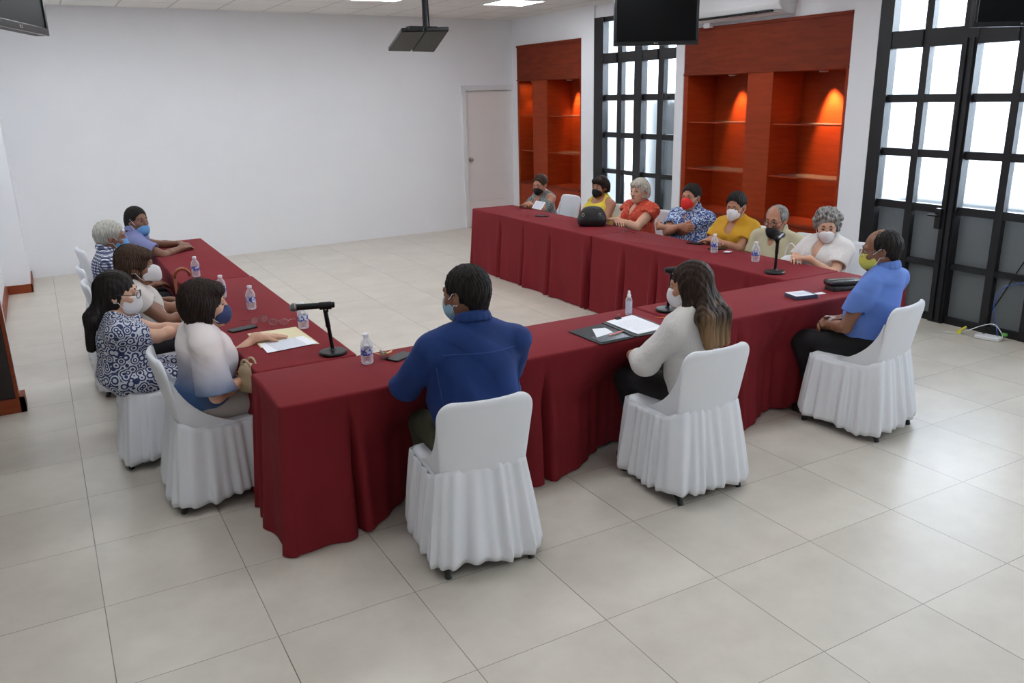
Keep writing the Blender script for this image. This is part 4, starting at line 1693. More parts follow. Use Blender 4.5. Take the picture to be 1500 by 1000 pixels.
        bw = [hp(s * a, b, c) for a, b, c in ((0.016, 0.0905, 0.030), (0.03, 0.0885, 0.0335), (0.047, 0.075, 0.027))]
        bb = MB().tube(bw, [0.0035, 0.0042, 0.0022], 6)
        bb.build('eyebrow', HAIR['grey'] if hair[1] in ('white', 'blonde') else BROW, e, smooth=True)
    if not mask:
        lp = MB()
        lp.tube([hp(a, b, c) for a, b, c in ((-0.023, 0.086, -0.0655), (-0.01, 0.0945, -0.063), (0, 0.0955, -0.064), (0.01, 0.0945, -0.063), (0.023, 0.086, -0.0655))], [0.002, 0.0048, 0.005, 0.0048, 0.002], 8)
        lp.build('lips', LIPS, e, smooth=True)
    # mask
    if mask:
        low = 0.0
        if maskshape == 'surgical':
            mg = [Ell(hp(0, 0.025, -0.02), np.array([0.071, 0.075, 0.088]) * hs, HR, k=0.02), Ell(hp(0, 0.045, -0.075), np.array([0.055, 0.054, 0.045]) * hs, HR, k=0.02),
                  Ell(hp(0, 0.078, -0.05), np.array([0.036, 0.043, 0.05]) * hs, HR, k=0.03),
                  Box3(hp(0, 0.11, -0.056 + low), np.array([0.064, 0.086, 0.052]) * hs, 0.012, HR, k=0.004, op='&')]
        elif maskshape == 'kn95':
            mg = [Ell(hp(0, 0.03, -0.03), np.array([0.070, 0.074, 0.086]) * hs, HR, k=0.01), Ell(hp(0, 0.078, -0.045), np.array([0.046, 0.058, 0.054]) * hs, HR, k=0.02),
                  Cap(hp(0, 0.12, -0.015), hp(0, 0.13, -0.075), 0.008 * hs, 0.009 * hs, k=0.05),
                  Ell(hp(0, 0.085, -0.05), np.array([0.066, 0.085, 0.062]) * hs, HR, k=0.004, op='&')]
        else:   # cloth / under-nose wear
            mg = [Ell(hp(0, 0.03, -0.03), np.array([0.070, 0.074, 0.086]) * hs, HR, k=0.01), Ell(hp(0, 0.075, -0.055), np.array([0.045, 0.050, 0.055]) * hs, HR, k=0.03),
                  Ell(hp(0, 0.085, -0.062), np.array([0.068, 0.085, 0.056]) * hs, HR, k=0.004, op='&')]
        drop = np.array([0, 0, -0.028]) if maskshape == 'low' else np.zeros(3)
        if maskshape == 'low':
            for q_ in mg:
                if hasattr(q_, 'c'):
                    q_.c = q_.c + HR @ drop * hs
        V, Q = implicit_mesh([mg], 0.0036)
        mo = quad_obj('face_mask', V, Q, MK[mask], e)
        for s in (-1, 1):
            z0, z1 = (-0.015, -0.085)
            dz = drop[2]
            for za, zb in ((z0 + dz, 0.016), (z1 + dz, -0.032)):
                pts = [hp(s * 0.058, 0.055, za), hp(s * 0.070, 0.03, za * 0.6 + zb * 0.4), hp(s * 0.081, 0.008, zb), hp(s * 0.084, -0.010, zb + (0.004 if zb > 0 else -0.002)), hp(s * 0.080, -0.022, zb * 0.5)]
                tube_child('ear_loop', pts, 0.0019, MK['darkloop'] if mask == 'black' else MK['loop'], mo, n=6)
    if glasses:
        gm = GLASSF if glasses == 'dark' else GLASSM
        fg = MB()
        for s in (-1, 1):
            ring = []
            for k in range(18):
                a = 2 * PI * k / 18
                ring.append(hp(s * 0.033 + 0.024 * math.cos(a), 0.107 - 0.004 * math.cos(a) * s * 1.4, -0.001 + 0.018 * math.sin(a)))
            fg.tube(ring, 0.0022 if glasses == 'dark' else 0.0013, 6, closed=True)
            fg.tube([hp(s * 0.057, 0.101, 0.004), hp(s * 0.076, 0.06, 0.008), hp(s * 0.086, -0.005, 0.012), hp(s * 0.084, -0.03, -0.004)], 0.0019, 6)
        fg.tube([hp(-0.010, 0.109, 0.004), hp(0, 0.111, 0.006), hp(0.010, 0.109, 0.004)], 0.0018, 6)
        fo = fg.build('glasses', gm, e, smooth=True)
        lg = MB()
        for s in (-1, 1):
            ring = [hp(s * 0.033 + 0.0235 * math.cos(2 * PI * k / 18), 0.107 - 0.004 * math.cos(2 * PI * k / 18) * s * 1.4, -0.001 + 0.0175 * math.sin(2 * PI * k / 18)) for k in range(18)]
            lg.add(ring, [tuple(range(18))])
        lg.build('lens', LENS, fo)
    # hair
    style, hc = hair
    def strands(p, amp=0.0028, fq=46):
        q = (p - HC) @ HR
        an = np.arctan2(q[:, 0], q[:, 1] + 0.02)
        return amp * np.sin(an * fq + 3 * np.sin(q[:, 2] * 40)) + amp * 0.6 * np.sin(an * fq * 0.43 + q[:, 2] * 60)
    hx_ = hx
    capE = [Ell(hp(0, -0.022, 0.037), (np.array([0.078, 0.097, 0.088]) + hx_) * hs, HR, k=0.02)]
    disp_h = strands
    dm = 0.005
    if style == 'short':
        hg = capE + [Cap(hp(0, -0.07, 0.0), hp(0, -0.062, -0.055), 0.05 * hs, 0.045 * hs, k=0.03),
                     Ell(hp(0, 0.095, -0.045), np.array([0.090, 0.090, 0.124]) * hs, HR, k=0.006, op='-'),
                     Ell(hp(-0.085, 0.012, -0.05), np.array([0.03, 0.034, 0.062]) * hs, HR, k=0.004, op='-'), Ell(hp(0.085, 0.012, -0.05), np.array([0.03, 0.034, 0.062]) * hs, HR, k=0.004, op='-'),
                     Half(hp(0, 0, -0.075), HR @ np.array([0, 0.25, -1]), k=0.006)]
    elif style == 'receding':
        hg = [Ell(hp(0, -0.028, 0.03), (np.array([0.079, 0.094, 0.082]) + hx_) * hs, HR, k=0.02), Cap(hp(0, -0.07, 0.0), hp(0, -0.062, -0.05), 0.048 * hs, 0.043 * hs, k=0.03),
              Ell(hp(0, 0.085, 0.01), np.array([0.075, 0.092, 0.150]) * hs, HR, k=0.006, op='-'),
              Ell(hp(-0.085, 0.012, -0.05), np.array([0.03, 0.034, 0.062]) * hs, HR, k=0.004, op='-'), Ell(hp(0.085, 0.012, -0.05), np.array([0.03, 0.034, 0.062]) * hs, HR, k=0.004, op='-'),
              Half(hp(0, 0, -0.07), HR @ np.array([0, 0.25, -1]), k=0.006)]
    elif style == 'collarlong':   # man's hair to the nape, swept back
        hg = capE + [Cap(hp(0, -0.075, 0.0), hp(0, -0.075, -0.10), 0.062 * hs, 0.05 * hs, k=0.03), Cap(hp(-0.055, -0.045, 0), hp(-0.05, -0.06, -0.09), 0.04 * hs, 0.034 * hs, k=0.03), Cap(hp(0.055, -0.045, 0), hp(0.05, -0.06, -0.09), 0.04 * hs, 0.034 * hs, k=0.03),
                     Ell(hp(0, 0.098, -0.040), np.array([0.088, 0.088, 0.118]) * hs, HR, k=0.006, op='-')]
    elif style == 'curly':
        rr = np.random.RandomState(seed)
        hg = [Ell(hp(0, -0.03, 0.04), np.array([0.095, 0.105, 0.095]) * hs, HR, k=0.02)]
        for _ in range(95):
            v = nrm(rr.normal(size=3))
            if v[2] < -0.55 or (v[1] > 0.55 and v[2] < 0.35):
                continue
            c = np.array([0, -0.03, 0.035]) + v * np.array([0.100, 0.110, 0.100])
            hg.append(Ell(hp(*c), np.array([0.02, 0.02, 0.02]) * hs * rr.uniform(0.8, 1.25), k=0.006))
        hg += [Ell(hp(0, 0.105, -0.05), np.array([0.085, 0.085, 0.115]) * hs, HR, k=0.006, op='-')]
        disp_h = fold_disp(0.004, seed, 150)
    elif style in ('bob', 'pixie', 'short_f'):
        low_ = {'bob': -0.115, 'pixie': -0.06, 'short_f': -0.075}[style]
        hg = capE + [Ell(hp(0, -0.03, -0.01), (np.array([0.086, 0.088, 0.09]) + hx_) * hs, HR, k=0.03)]
        for s in (-1, 1):
            hg.append(Cap(hp(s * 0.072, -0.01, 0.02), hp(s * 0.07, -0.0, low_ + 0.02), 0.026 * hs, 0.024 * hs, k=0.03))
            hg.append(Cap(hp(s * 0.05, -0.055, 0.02), hp(s * 0.045, -0.06, low_ + 0.005), 0.042 * hs, 0.036 * hs, k=0.03))
        # fringe
        hg.append(Ell(hp(0, 0.05, 0.072), np.array([0.068, 0.050, 0.040]) * hs, HR, k=0.02))
        hg += [Ell(hp(0, 0.112, -0.055), np.array([0.072, 0.084, 0.110]) * hs, HR, k=0.006, op='-'),
               Half(hp(0, 0, low_), HR @ np.array([0, 0, -1]), k=0.012)]
        if style != 'bob':
            for s in (-1, 1):
                hg.insert(-1, Ell(hp(s * 0.09, 0.02, -0.045), np.array([0.028, 0.04, 0.05]) * hs, HR, k=0.006, op='-'))
    elif style == 'tied':      # pulled back with a tail
        hg = capE + [Cap(hp(0, -0.10, 0.02), hp(0.03, -0.125, -0.03), 0.03 * hs, 0.03 * hs, k=0.02), Cap(hp(0.03, -0.125, -0.03), hp(0.035, -0.12, -0.13), 0.03 * hs, 0.016 * hs, k=0.02),
                     Ell(hp(0, 0.095, -0.045), np.array([0.086, 0.088, 0.130]) * hs, HR, k=0.006, op='-'),
                     Ell(hp(-0.085, 0.012, -0.05), np.array([0.03, 0.034, 0.062]) * hs, HR, k=0.004, op='-'), Ell(hp(0.085, 0.012, -0.05), np.array([0.03, 0.034, 0.062]) * hs, HR, k=0.004, op='-'),
                     Half(hp(0, 0, -0.15), HR @ np.array([0, 0, -1]), k=0.006)]
    elif style in ('long', 'ponylong'):
        wd_ = 1.0 if style == 'long' else 0.7
        hg = capE + [Ell(hp(0, -0.035, -0.01), np.array([0.086, 0.088, 0.10]) * hs, HR, k=0.03)]
        back0, back1, back2 = hp(0, -0.07, -0.03), T(0, -0.125, 1.0), T(0.0, -0.155, 0.80 if style == 'ponylong' else 0.84)
        for s in (-1, -0.35, 0.35, 1):
            o1 = np.array([s * 0.062 * wd_, 0, 0])
            o2 = np.array([s * 0.085 * wd_, 0, 0])
            hg += [Cap(back0 + HR @ o1 * 0.9, back1 + TR @ o2, 0.042, 0.038, k=0.03), Cap(back1 + TR @ o2, back2 + TR @ o2 * 0.85, 0.038, 0.022, k=0.03)]
        if style == 'long':
            for s in (-1, 1):
                hg += [Cap(hp(s * 0.065, 0.015, 0.0), hp(s * 0.072, 0.0, -0.10), 0.024, 0.026, k=0.03), Cap(hp(s * 0.072, 0.0, -0.10), T(s * 0.105, -0.055, 0.93), 0.026, 0.022, k=0.03)]
        hg += [Ell(hp(0, 0.112, -0.045), np.array([0.068, 0.078, 0.108]) * hs, HR, k=0.006, op='-')]

        def disp_h(p):
            q = (p - HC) @ HR
            return 0.0016 * np.sin(q[:, 0] * 300 + 1.5 * np.sin(q[:, 2] * 14)) + 0.0028 * np.sin(q[:, 0] * 95 + 1.6 * np.sin(q[:, 2] * 11 + 1)) + 0.001 * np.sin(q[:, 1] * 260)
        dm = 0.007
    V, Q = implicit_mesh([hg], 0.0042, disp_h, dm)
    quad_obj('hair', V, Q, HAIR[hc], e)
    if strap:
        for s in ((-1, 1) if strap == 2 else (1,)):
            pts = [T(s * 0.11, -0.10, 0.9), T(s * 0.125, -0.06, 1.0), T(s * 0.125, 0.0, 1.03), T(s * 0.115, 0.08, 0.97), T(s * 0.10, 0.125, 0.9)]
            tube_child('shoulder_strap', pts, 0.006, CL['blackcl'], so)
    return e, dict(T=T, HC=HC, HR=HR, info=info, loc=loc, TR=TR, shirt=so)


P_ = person
P_(1.665, 1.44, -8, 'heavy-set man with short black hair in a blue denim shirt, seen from behind', ht=1.372, sw=0.222, W=1.28, belly=0.055, lean=5, tilt=0, face=(36, 6, 0), skin='brown',
   hair=('short', 'black'), hs=1.06, mask='paleblue', top='denim', bottom='olive', sleeve='long', neck='collar', R=dict(at=(1.84, 1.86, 0.79), dir=(-0.7, 0.7, 0), pole=(0.7, -0.1, -1)), L=dict(at=(1.56, 1.88, 0.79), dir=(0.8, 0.5, 0), pole=(-0.9, -0.1, -1)),
   seed=3, hem=0.50, armr=1.08, knees=(0.17, 0.40), feet=(0.17, 0.30), vox=0.005)
P_(2.985, 1.46, 10, 'woman with long brown hair with lighter ends in a white embroidered blouse and white mask', ht=1.235, sw=0.178, W=0.98, bust=0.0, lean=0, face=(30, 8, 0), skin='tan',
   hair=('long', 'balayage'), hs=1.03, mask='white', top='whiteb', bottom='blacktr', sleeve='bell', neck='round', R=dict(at=(3.07, 1.80, 0.66), dir=(-0.8, 0.5, -0.1), pole=(0.9, -0.3, -1)), L=dict(at=(2.82, 1.78, 0.66), dir=(0.8, 0.5, -0.1), pole=(-0.9, -0.3, -1)),
   seed=5, hem=0.53, loose=0.016, knees=(0.09, 0.40), feet=(0.10, 0.26), vox=0.005)
P_(4.485, 1.48, 12, 'balding man in a light blue shirt with a yellow face mask', ht=1.27, sw=0.205, W=1.12, belly=0.035, lean=-4, face=(30, 10, 0), skin='brown',
   hair=('receding', 'black'), hs=1.03, mask='yellow', glasses='metal', top='sky', bottom='blacktr', sleeve='short', R=dict(at=(4.42, 1.72, 0.635), dir=(-0.9, 0.3, -0.1), palm=(-0.3, -0.8, -0.5), curl=0.6, pole=(0.8, -0.4, -1)), L=dict(at=(4.32, 1.70, 0.625), dir=(0.9, 0.35, 0), palm=(0.2, -0.6, -0.8), curl=0.6, pole=(-0.8, -0.5, -0.9)),
   seed=8, hem=0.50, knees=(0.13, 0.40), feet=(0.14, 0.24), vox=0.005)
# left side, facing +X
P_(0.645, 2.72, -88, 'woman with dark bobbed hair in a white to blue ombre blouse and navy mask', ht=1.195, sw=0.175, W=1.05, bust=0.012, belly=0.02, lean=4, face=(-10, 2, 0), skin='light',
   hair=('bob', 'dark'), hs=1.05, hx=0.012, mask='navy', maskshape='cloth', top='ombre', bottom='pants_l', sleeve='wide', neck='round', L=dict(at=(0.99, 2.92, 0.785), dir=(1, 0.1, -0.08), curl=0.08, pole=(0.2, -0.6, -1)), R=dict(at=(0.86, 2.60, 0.66), dir=(0.6, 0.8, 0), curl=0.4, pole=(0.7, -0.7, -1)),
   seed=13, hem=0.515, loose=0.02, knees=(0.09, 0.40), feet=(0.10, 0.28), vox=0.005)
P_(0.31, 3.42, -92, 'woman with glasses and long dark hair in a navy and white paisley blouse', ht=1.165, sw=0.18, W=1.12, bust=0.018, belly=0.03, lean=0, face=(-12, 4, 0), skin='light',
   hair=('ponylong', 'black'), hs=1.06, mask='white', glasses='dark', top='floral', bottom='floral', sleeve='short', neck='round', L=dict(at=(0.74, 3.36, 0.78), dir=(0.1, -1, -0.1), palm=(-1, 0, -0.3), pole=(0.3, -0.4, -1)), R=dict(at=(0.72, 3.46, 0.76), dir=(0.2, 1, 0), palm=(-1, 0, 0), pole=(0.5, -0.5, -1)),
   seed=17, hem=0.515, knees=(0.09, 0.40), feet=(0.10, 0.28), vox=0.005)
P_(0.48, 4.22, -90, 'brown-haired woman in a white blouse with a pointed white mask', ht=1.175, sw=0.185, W=1.15, bust=0.02, belly=0.035, lean=2, face=(-20, 3, 0), skin='brown',
   hair=('short_f', 'brown'), hs=1.05, hx=0.014, mask='white', maskshape='kn95', top='whiteplain', bottom='dkgrey', sleeve='cap', neck='round', L=dict(at=(0.86, 4.20, 0.70), dir=(0.3, -1, -0.1), palm=(-1, 0, -0.2), pole=(0.3, -0.4, -1)), R=dict(at=(0.85, 4.16, 0.68), dir=(0.4, 0.9, 0), palm=(-1, 0, 0), pole=(0.6, -0.6, -1)),
   seed=19, hem=0.515, knees=(0.09, 0.40), feet=(0.10, 0.28), armr=1.12)
P_(0.46, 4.86, -88, 'dark-haired seated person in black mostly hidden behind the brown-haired woman', ht=1.095, sw=0.18, W=1.0, lean=8, face=(0, 12, 0), skin='brown',
   hair=('short_f', 'black'), top='blackcl', bottom='blacktr', sleeve='short', neck='round', L=dict(lat=(-0.10, 0.33, 0.62)), R=dict(lat=(0.10, 0.33, 0.62)), seed=21, knees=(0.09, 0.40), feet=(0.10, 0.28), vox=0.007, mask='black', maskshape='cloth')
P_(0.405, 5.66, -90, 'grey-haired man in a navy and white checked shirt with a light blue mask', ht=1.185, sw=0.20, W=1.08, belly=0.02, lean=6, face=(-6, 6, 0), skin='brown',
   hair=('short', 'white'), hs=1.06, hx=0.012, mask='surgblue', top='check', bottom='dkgrey', sleeve='short', L=dict(lat=(-0.08, 0.33, 0.63)), R=dict(lat=(0.08, 0.33, 0.63)), seed=23, hem=0.5, knees=(0.10, 0.40), feet=(0.10, 0.28))
P_(0.68, 6.60, -84, 'man with dark swept-back hair in a lilac shirt, both arms on the table', ht=1.185, sw=0.20, W=1.05, lean=10, face=(-62, 2, 0), skin='dark',
   hair=('collarlong', 'black'), hs=1.0, mask='surgblue', maskshape='low', top='lilac', bottom='dkgrey', sleeve='short', L=dict(at=(1.13, 6.70, 0.785), dir=(0.6, -0.9, -0.05), palm=(0, 0, -1), curl=0.5, pole=(-0.9, 0.2, -0.5)), R=dict(at=(1.10, 6.42, 0.785), dir=(0.85, 0.6, -0.02), palm=(0, 0, -1), curl=0.5, pole=(0.9, 0.2, -0.5)),
   seed=27, hem=0.5, knees=(0.10, 0.30), feet=(0.10, 0.24))
# right side, facing -X
P_(5.62, 7.24, 96, 'woman in a grey checked cold-shoulder top with a black mask reading a sheet of paper', ht=1.135, sw=0.18, W=1.05, bust=0.012, lean=8, face=(20, 14, 0), skin='tan',
   hair=('tied', 'brown'), mask='black', maskshape='cloth', top='greycheck', bottom='blacktr', sleeve='coldshoulder', neck='v', R=dict(at=(5.30, 7.10, 0.80), dir=(-0.6, -0.5, 0.1), palm=(0, 0, -1), pole=(0.8, 0, -1)), L=dict(at=(5.24, 7.02, 0.79), dir=(-0.2, 0.9, 0), palm=(0, 0, -1), pole=(-0.8, 0, -1)),
   seed=31, knees=(0.09, 0.32), feet=(0.10, 0.28), vox=0.0065)
P_(5.62, 6.06, 96, 'woman in a lemon yellow sleeveless top with short dark hair and a black mask', ht=1.185, sw=0.18, W=1.05, bust=0.015, lean=-4, face=(14, 2, 0), skin='tan',
   hair=('pixie', 'dark'), mask='black', maskshape='cloth', top='yellow', bottom='blacktr', sleeve='none', neck='scoop', strap=1, R=dict(lat=(0.10, 0.30, 0.66)), L=dict(lat=(-0.10, 0.30, 0.66)), seed=33, knees=(0.09, 0.32), feet=(0.10, 0.28), vox=0.0065, armr=1.1)
P_(5.62, 5.30, 92, 'grey-haired woman without a mask in a red patterned blouse', ht=1.215, sw=0.19, W=1.15, bust=0.02, belly=0.035, lean=0, face=(14, 2, 0), skin='light',
   hair=('short_f', 'blonde'), hs=1.03, hx=0.01, top='redprint', bottom='blacktr', sleeve='cap', neck='v', R=dict(at=(5.30, 5.30, 0.79), dir=(-0.3, -0.9, 0), palm=(0, 0, -1), pole=(0.8, -0.2, -0.9)), L=dict(at=(5.27, 5.26, 0.81), dir=(-0.2, 0.9, 0), palm=(0, 0, -1), pole=(-0.8, -0.2, -0.9)),
   seed=35, knees=(0.09, 0.32), feet=(0.10, 0.28), armr=1.2, vox=0.006)
P_(5.60, 4.46, 100, 'man in a blue and white leafy shirt with a red mask and folded arms', ht=1.225, sw=0.205, W=1.15, belly=0.035, lean=0, face=(10, 2, 0), skin='tan',
   hair=('short', 'black'), hs=1.03, mask='red', maskshape='kn95', top='leaf', bottom='blacktr', sleeve='short', R=dict(at=(5.36, 4.34, 0.84), dir=(0.25, -1, -0.1), palm=(1, 0, 0), curl=0.8, pole=(0.9, 0.3, -0.8)), L=dict(at=(5.33, 4.60, 0.81), dir=(0.25, 1, -0.1), palm=(1, 0, 0), curl=0.8, pole=(-0.9, 0.3, -0.8)),
   seed=37, knees=(0.10, 0.32), feet=(0.10, 0.28), armr=1.1, vox=0.006)
P_(5.60, 3.84, 100, 'young woman with tied dark hair in a mustard blouse and white mask', ht=1.205, sw=0.175, W=0.98, bust=0.01, lean=0, face=(12, 14, 0), skin='tan',
   hair=('tied', 'black'), hs=1.02, mask='white', maskshape='kn95', top='mustard', bottom='blacktr', sleeve='short', neck='v', R=dict(at=(5.32, 3.86, 0.79), dir=(-0.3, -0.9, -0.0), palm=(0, 0, -1), pole=(0.8, 0, -1)), L=dict(at=(5.28, 3.78, 0.79), dir=(-0.3, 0.9, 0), palm=(0, 0, -1), pole=(-0.8, 0, -1)),
   seed=41, knees=(0.09, 0.32), feet=(0.10, 0.28), vox=0.006, loose=0.016)
P_(5.58, 3.32, 104, 'older man with glasses and a black mask in a pale khaki shirt', ht=1.135, sw=0.195, W=1.05, belly=0.02, lean=2, face=(2, 10, 0), skin='tan',
   hair=('receding', 'grey'), hs=1.02, hx=0.01, mask='black', maskshape='low', glasses='dark', top='khaki', bottom='blacktr', sleeve='short', R=dict(lat=(0.10, 0.25, 0.66)), L=dict(lat=(-0.10, 0.25, 0.66)), seed=43, knees=(0.10, 0.32), feet=(0.10, 0.28), vox=0.006)
P_(5.56, 2.76, 92, 'older woman with curly grey hair in a white lace blouse and white mask', ht=1.155, sw=0.172, W=1.02, bust=0.015, belly=0.02, lean=4, face=(38, 12, 0), skin='light',
   hair=('curly', 'grey'), hs=1.0, mask='white', maskshape='cloth', top='whitel', bottom='pants_l', sleeve='short', neck='v', R=dict(at=(5.30, 2.86, 0.79), dir=(-0.6, -0.6, 0), palm=(0, 0, -1), pole=(0.8, 0, -1)), L=dict(at=(5.28, 2.70, 0.79), dir=(-0.3, 0.9, 0), palm=(0, 0, -1), pole=(-0.8, 0, -1)),
   seed=47, knees=(0.09, 0.32), feet=(0.10, 0.28), vox=0.006, loose=0.018)

# ------------------------------------------------------------------ things on the tables
Z0 = 0.7515


def bottle(x, y, label, z=Z0, first=[None]):
    if first[0] is None:
        e = empty('water_bottle', (x, y, z), 0, label, 'bottle', 'small water bottles on the tables')
        prof = [(0.004, 0.004), (0.026, 0.0), (0.031, 0.006), (0.0325, 0.016), (0.030, 0.024), (0.0325, 0.032), (0.0325, 0.045), (0.031, 0.050), (0.031, 0.085), (0.0325, 0.090), (0.032, 0.100), (0.027, 0.118), (0.018, 0.134), (0.013, 0.140), (0.013, 0.150)]
        MB().lathe(prof, 24, caps=True).build('bottle_body', M['bottle'], e, smooth=True, angle=60)
        MB().lathe([(0.0318, 0.050), (0.0318, 0.085)], 24, caps=False).build('label', M['label'], e, smooth=True)
        MB().lathe([(0.015, 0.146), (0.0155, 0.148), (0.0155, 0.160), (0.014, 0.162), (0.001, 0.162)], 20).build('cap', M['cap'], e, smooth=True, angle=50)
        first[0] = e
        return e
    c = copy_tree(first[0])
    c.location = (x, y, z)
    c.rotation_euler = (0, 0, x * 7)
    c['label'] = label
    return c


bottle(1.02, 5.12, 'small water bottle beside the cane handle on the left table')
bottle(1.05, 4.23, 'small water bottle in the middle of the left table, behind the bobbed woman')
bottle(1.15, 3.76, 'small water bottle on the left table between the phone and the far bottles')
bottle(1.31, 3.08, 'small water bottle behind the cream folder, near the microphone')
bottle(1.40, 2.20, 'small water bottle beside the bunch of keys, left of the denim-shirted man')
bottle(5.02, 3.50, 'small water bottle in front of the woman in mustard')
bottle(5.01, 3.01, 'small water bottle in front of the man in pale khaki')


def box_at(name, m, x, y, z, w, d, h, rz, bevel, label=None, cat=None, group=None, parent=None):
    mb = MB()
    slab(mb, w, d, 0, h, min(w, d) * 0.12, None, 4, min(h * 0.3, 0.002))
    o = mb.build(name, m, parent, smooth=True, angle=40)
    o.location = (x, y, z)
    o.rotation_euler = (0, 0, math.radians(rz))
    return tag(o, label, cat, group)


def phone(x, y, rz, label, z=Z0, w=0.075, d=0.155):
    e = empty('mobile_phone', (x, y, z), math.radians(rz), label, 'phone', 'mobile phones on the tables')
    mb = MB()
    slab(mb, w, d, 0, 0.008, 0.011, None, 5, 0.002)
    mb.build('phone_body', M['black'], e, smooth=True, angle=40)
    mb = MB()
    slab(mb, w - 0.006, d - 0.006, 0.0078, 0.0088, 0.009, None, 5)
    mb.build('screen', M['screen'], e)
    return e


phone(0.985, 3.27, -75, 'dark mobile phone beside the folded eyeglasses on the left table', d=0.17)
phone(1.585, 2.20, -62, 'dark mobile phone beside the keys, left of the denim-shirted man', w=0.09)
phone(5.18, 3.92, 20, 'dark mobile phone in front of the man in the leafy shirt')
phone(5.00, 6.31, 30, 'dark mobile phone in front of the woman reading paper')
phone(5.15, 3.60, 70, 'dark mobile phone under the hands of the woman in mustard')

# spectacles left on the tables


def spectacles(x, y, rz, label, m):
    e = empty('eyeglasses', (x, y, Z0), math.radians(rz), label, 'eyeglasses')
    f = MB()
    for s in (-1, 1):
        ring = [(s * 0.034 + 0.026 * math.cos(a), 0.002 * math.sin(a), 0.021 + 0.019 * math.sin(a)) for a in np.linspace(0, 2 * PI, 20, endpoint=False)]
        f.tube(ring, 0.0016, 6, closed=True)
    f.tube([(-0.008, 0, 0.026), (0, 0.002, 0.029), (0.008, 0, 0.026)], 0.0015, 6)
    f.build('rim', m, e, smooth=True)
    for s in (-1, 1):
        t = MB()
        t.tube([(s * 0.06, 0, 0.028), (s * 0.064, -0.05, 0.024), (s * 0.066, -0.10, 0.012), (s * 0.066, -0.13, 0.003)], 0.0018, 6)
        t.build('temple', m, e, smooth=True)
        l = MB()
        l.add([(s * 0.034 + 0.0255 * math.cos(a), 0.002 * math.sin(a), 0.021 + 0.0185 * math.sin(a)) for a in np.linspace(0, 2 * PI, 20, endpoint=False)], [tuple(range(20))])
        l.build('lens', LENS, e)
    return e


spectacles(1.11, 3.36, 195, 'thin-rimmed eyeglasses with open temples nearest the dark phone on the left table', GLASSM)
spectacles(1.20, 3.24, 150, 'gold-trimmed eyeglasses lying beside the cream folder', M['chrome'])
spectacles(5.06, 4.83, 40, 'dark eyeglasses folded on the table in front of the red blouse', GLASSF)


# paperwork
def sheet(name, corners, m, label, cat, z, thick=0.0015, group=None, parent=None):
    """flat sheet; corners: near-left, near-right, far-right, far-left in the plan"""
    c = [Vector((a, b, 0)) for a, b in corners]
    cen = sum(c, Vector()) / 4
    u = (c[1] - c[0]).normalized()
    rz = math.atan2(u.y, u.x)
    R_ = Matrix.Rotation(-rz, 3, 'Z')
    q = [R_ @ (p - cen) for p in c]
    mb = MB()
    mb.add([(p.x, p.y, 0) for p in q] + [(p.x, p.y, thick) for p in q], [(3, 2, 1, 0), (4, 5, 6, 7), (0, 1, 5, 4), (1, 2, 6, 5), (2, 3, 7, 6), (3, 0, 4, 7)])
    o = mb.build(name, m, parent)
    o.location = (cen.x, cen.y, z)
    o.rotation_euler = (0, 0, rz)
    return tag(o, label, cat, group)


M['cream'] = mat('cream_card', (226, 214, 176), 0.7, bump=0.05)
M['printed'] = text_mat('printed_page', pitch=95, x0=-0.095, x1=0.085, y0=-0.13, y1=0.115)
M['paper'] = mat('white_paper', (236, 238, 244), 0.7)
sheet('paper_folder', [(0.985, 2.80), (1.29, 2.69), (1.275, 3.13), (0.985, 3.14)], M['cream'], 'cream card folder under the printed page on the left table', 'folder', Z0, 0.003)
sheet('printed_sheet', [(0.99, 2.67), (1.285, 2.705), (1.255, 2.90), (0.995, 2.875)], M['printed'], 'printed white page on the cream folder under the hand of the bobbed woman', 'paper', Z0 + 0.0035, 0.0012)

# clipboard folder of the long-haired woman
cf = empty('document_folder', (2.85, 1.98, Z0), 0, 'open black clip folder with a white page in front of the long-haired woman', 'folder')
vin = M['black']


def local_poly(name, pts, z0, z1, m, parent, org=(2.85, 1.98)):
    mb = MB()
    n = len(pts)
    q = [(a - org[0], b - org[1]) for a, b in pts]
    mb.add([(a, b, z0) for a, b in q] + [(a, b, z1) for a, b in q], [tuple(range(n))[::-1], tuple(range(n, 2 * n))] + [(i, (i + 1) % n, (i + 1) % n + n, i + n) for i in range(n)])
    return mb.build(name, m, parent, bevel=0.0015)


local_poly('left_cover', [(2.61, 1.79), (2.855, 1.80), (2.875, 2.14), (2.605, 2.11)], 0, 0.005, vin, cf)
local_poly('right_cover', [(2.865, 1.80), (3.14, 1.80), (3.155, 2.20), (2.885, 2.15)], 0, 0.005, vin, cf)
local_poly('spine', [(2.850, 1.80), (2.87, 1.80), (2.89, 2.145), (2.87, 2.145)], 0.0, 0.009, vin, cf)
M['pocket'] = mat('grey_clear_pocket', (78, 82, 86), 0.22)
local_poly('pocket', [(2.63, 1.81), (2.83, 1.815), (2.84, 1.95), (2.63, 1.93)], 0.0055, 0.008, M['pocket'], cf)
local_poly('inner_card', [(2.66, 1.90), (2.80, 1.935), (2.82, 2.04), (2.74, 2.06)], 0.008, 0.0095, M['paper'], cf)
M['page2'] = text_mat('faint_printed_page', ink=(196, 200, 214), pitch=80, dens=0.5)
sheet('clipped_page', [(2.895, 1.825), (3.11, 1.845), (3.13, 2.185), (2.905, 2.15)], M['page2'], 'white printed page clipped into the open black folder', 'paper', Z0 + 0.0055, 0.004)
e = empty('binder_clip', (3.00, 2.155, Z0 + 0.010), math.radians(8), 'black binder clip holding the top edge of the white page', 'clip')
b = MB()
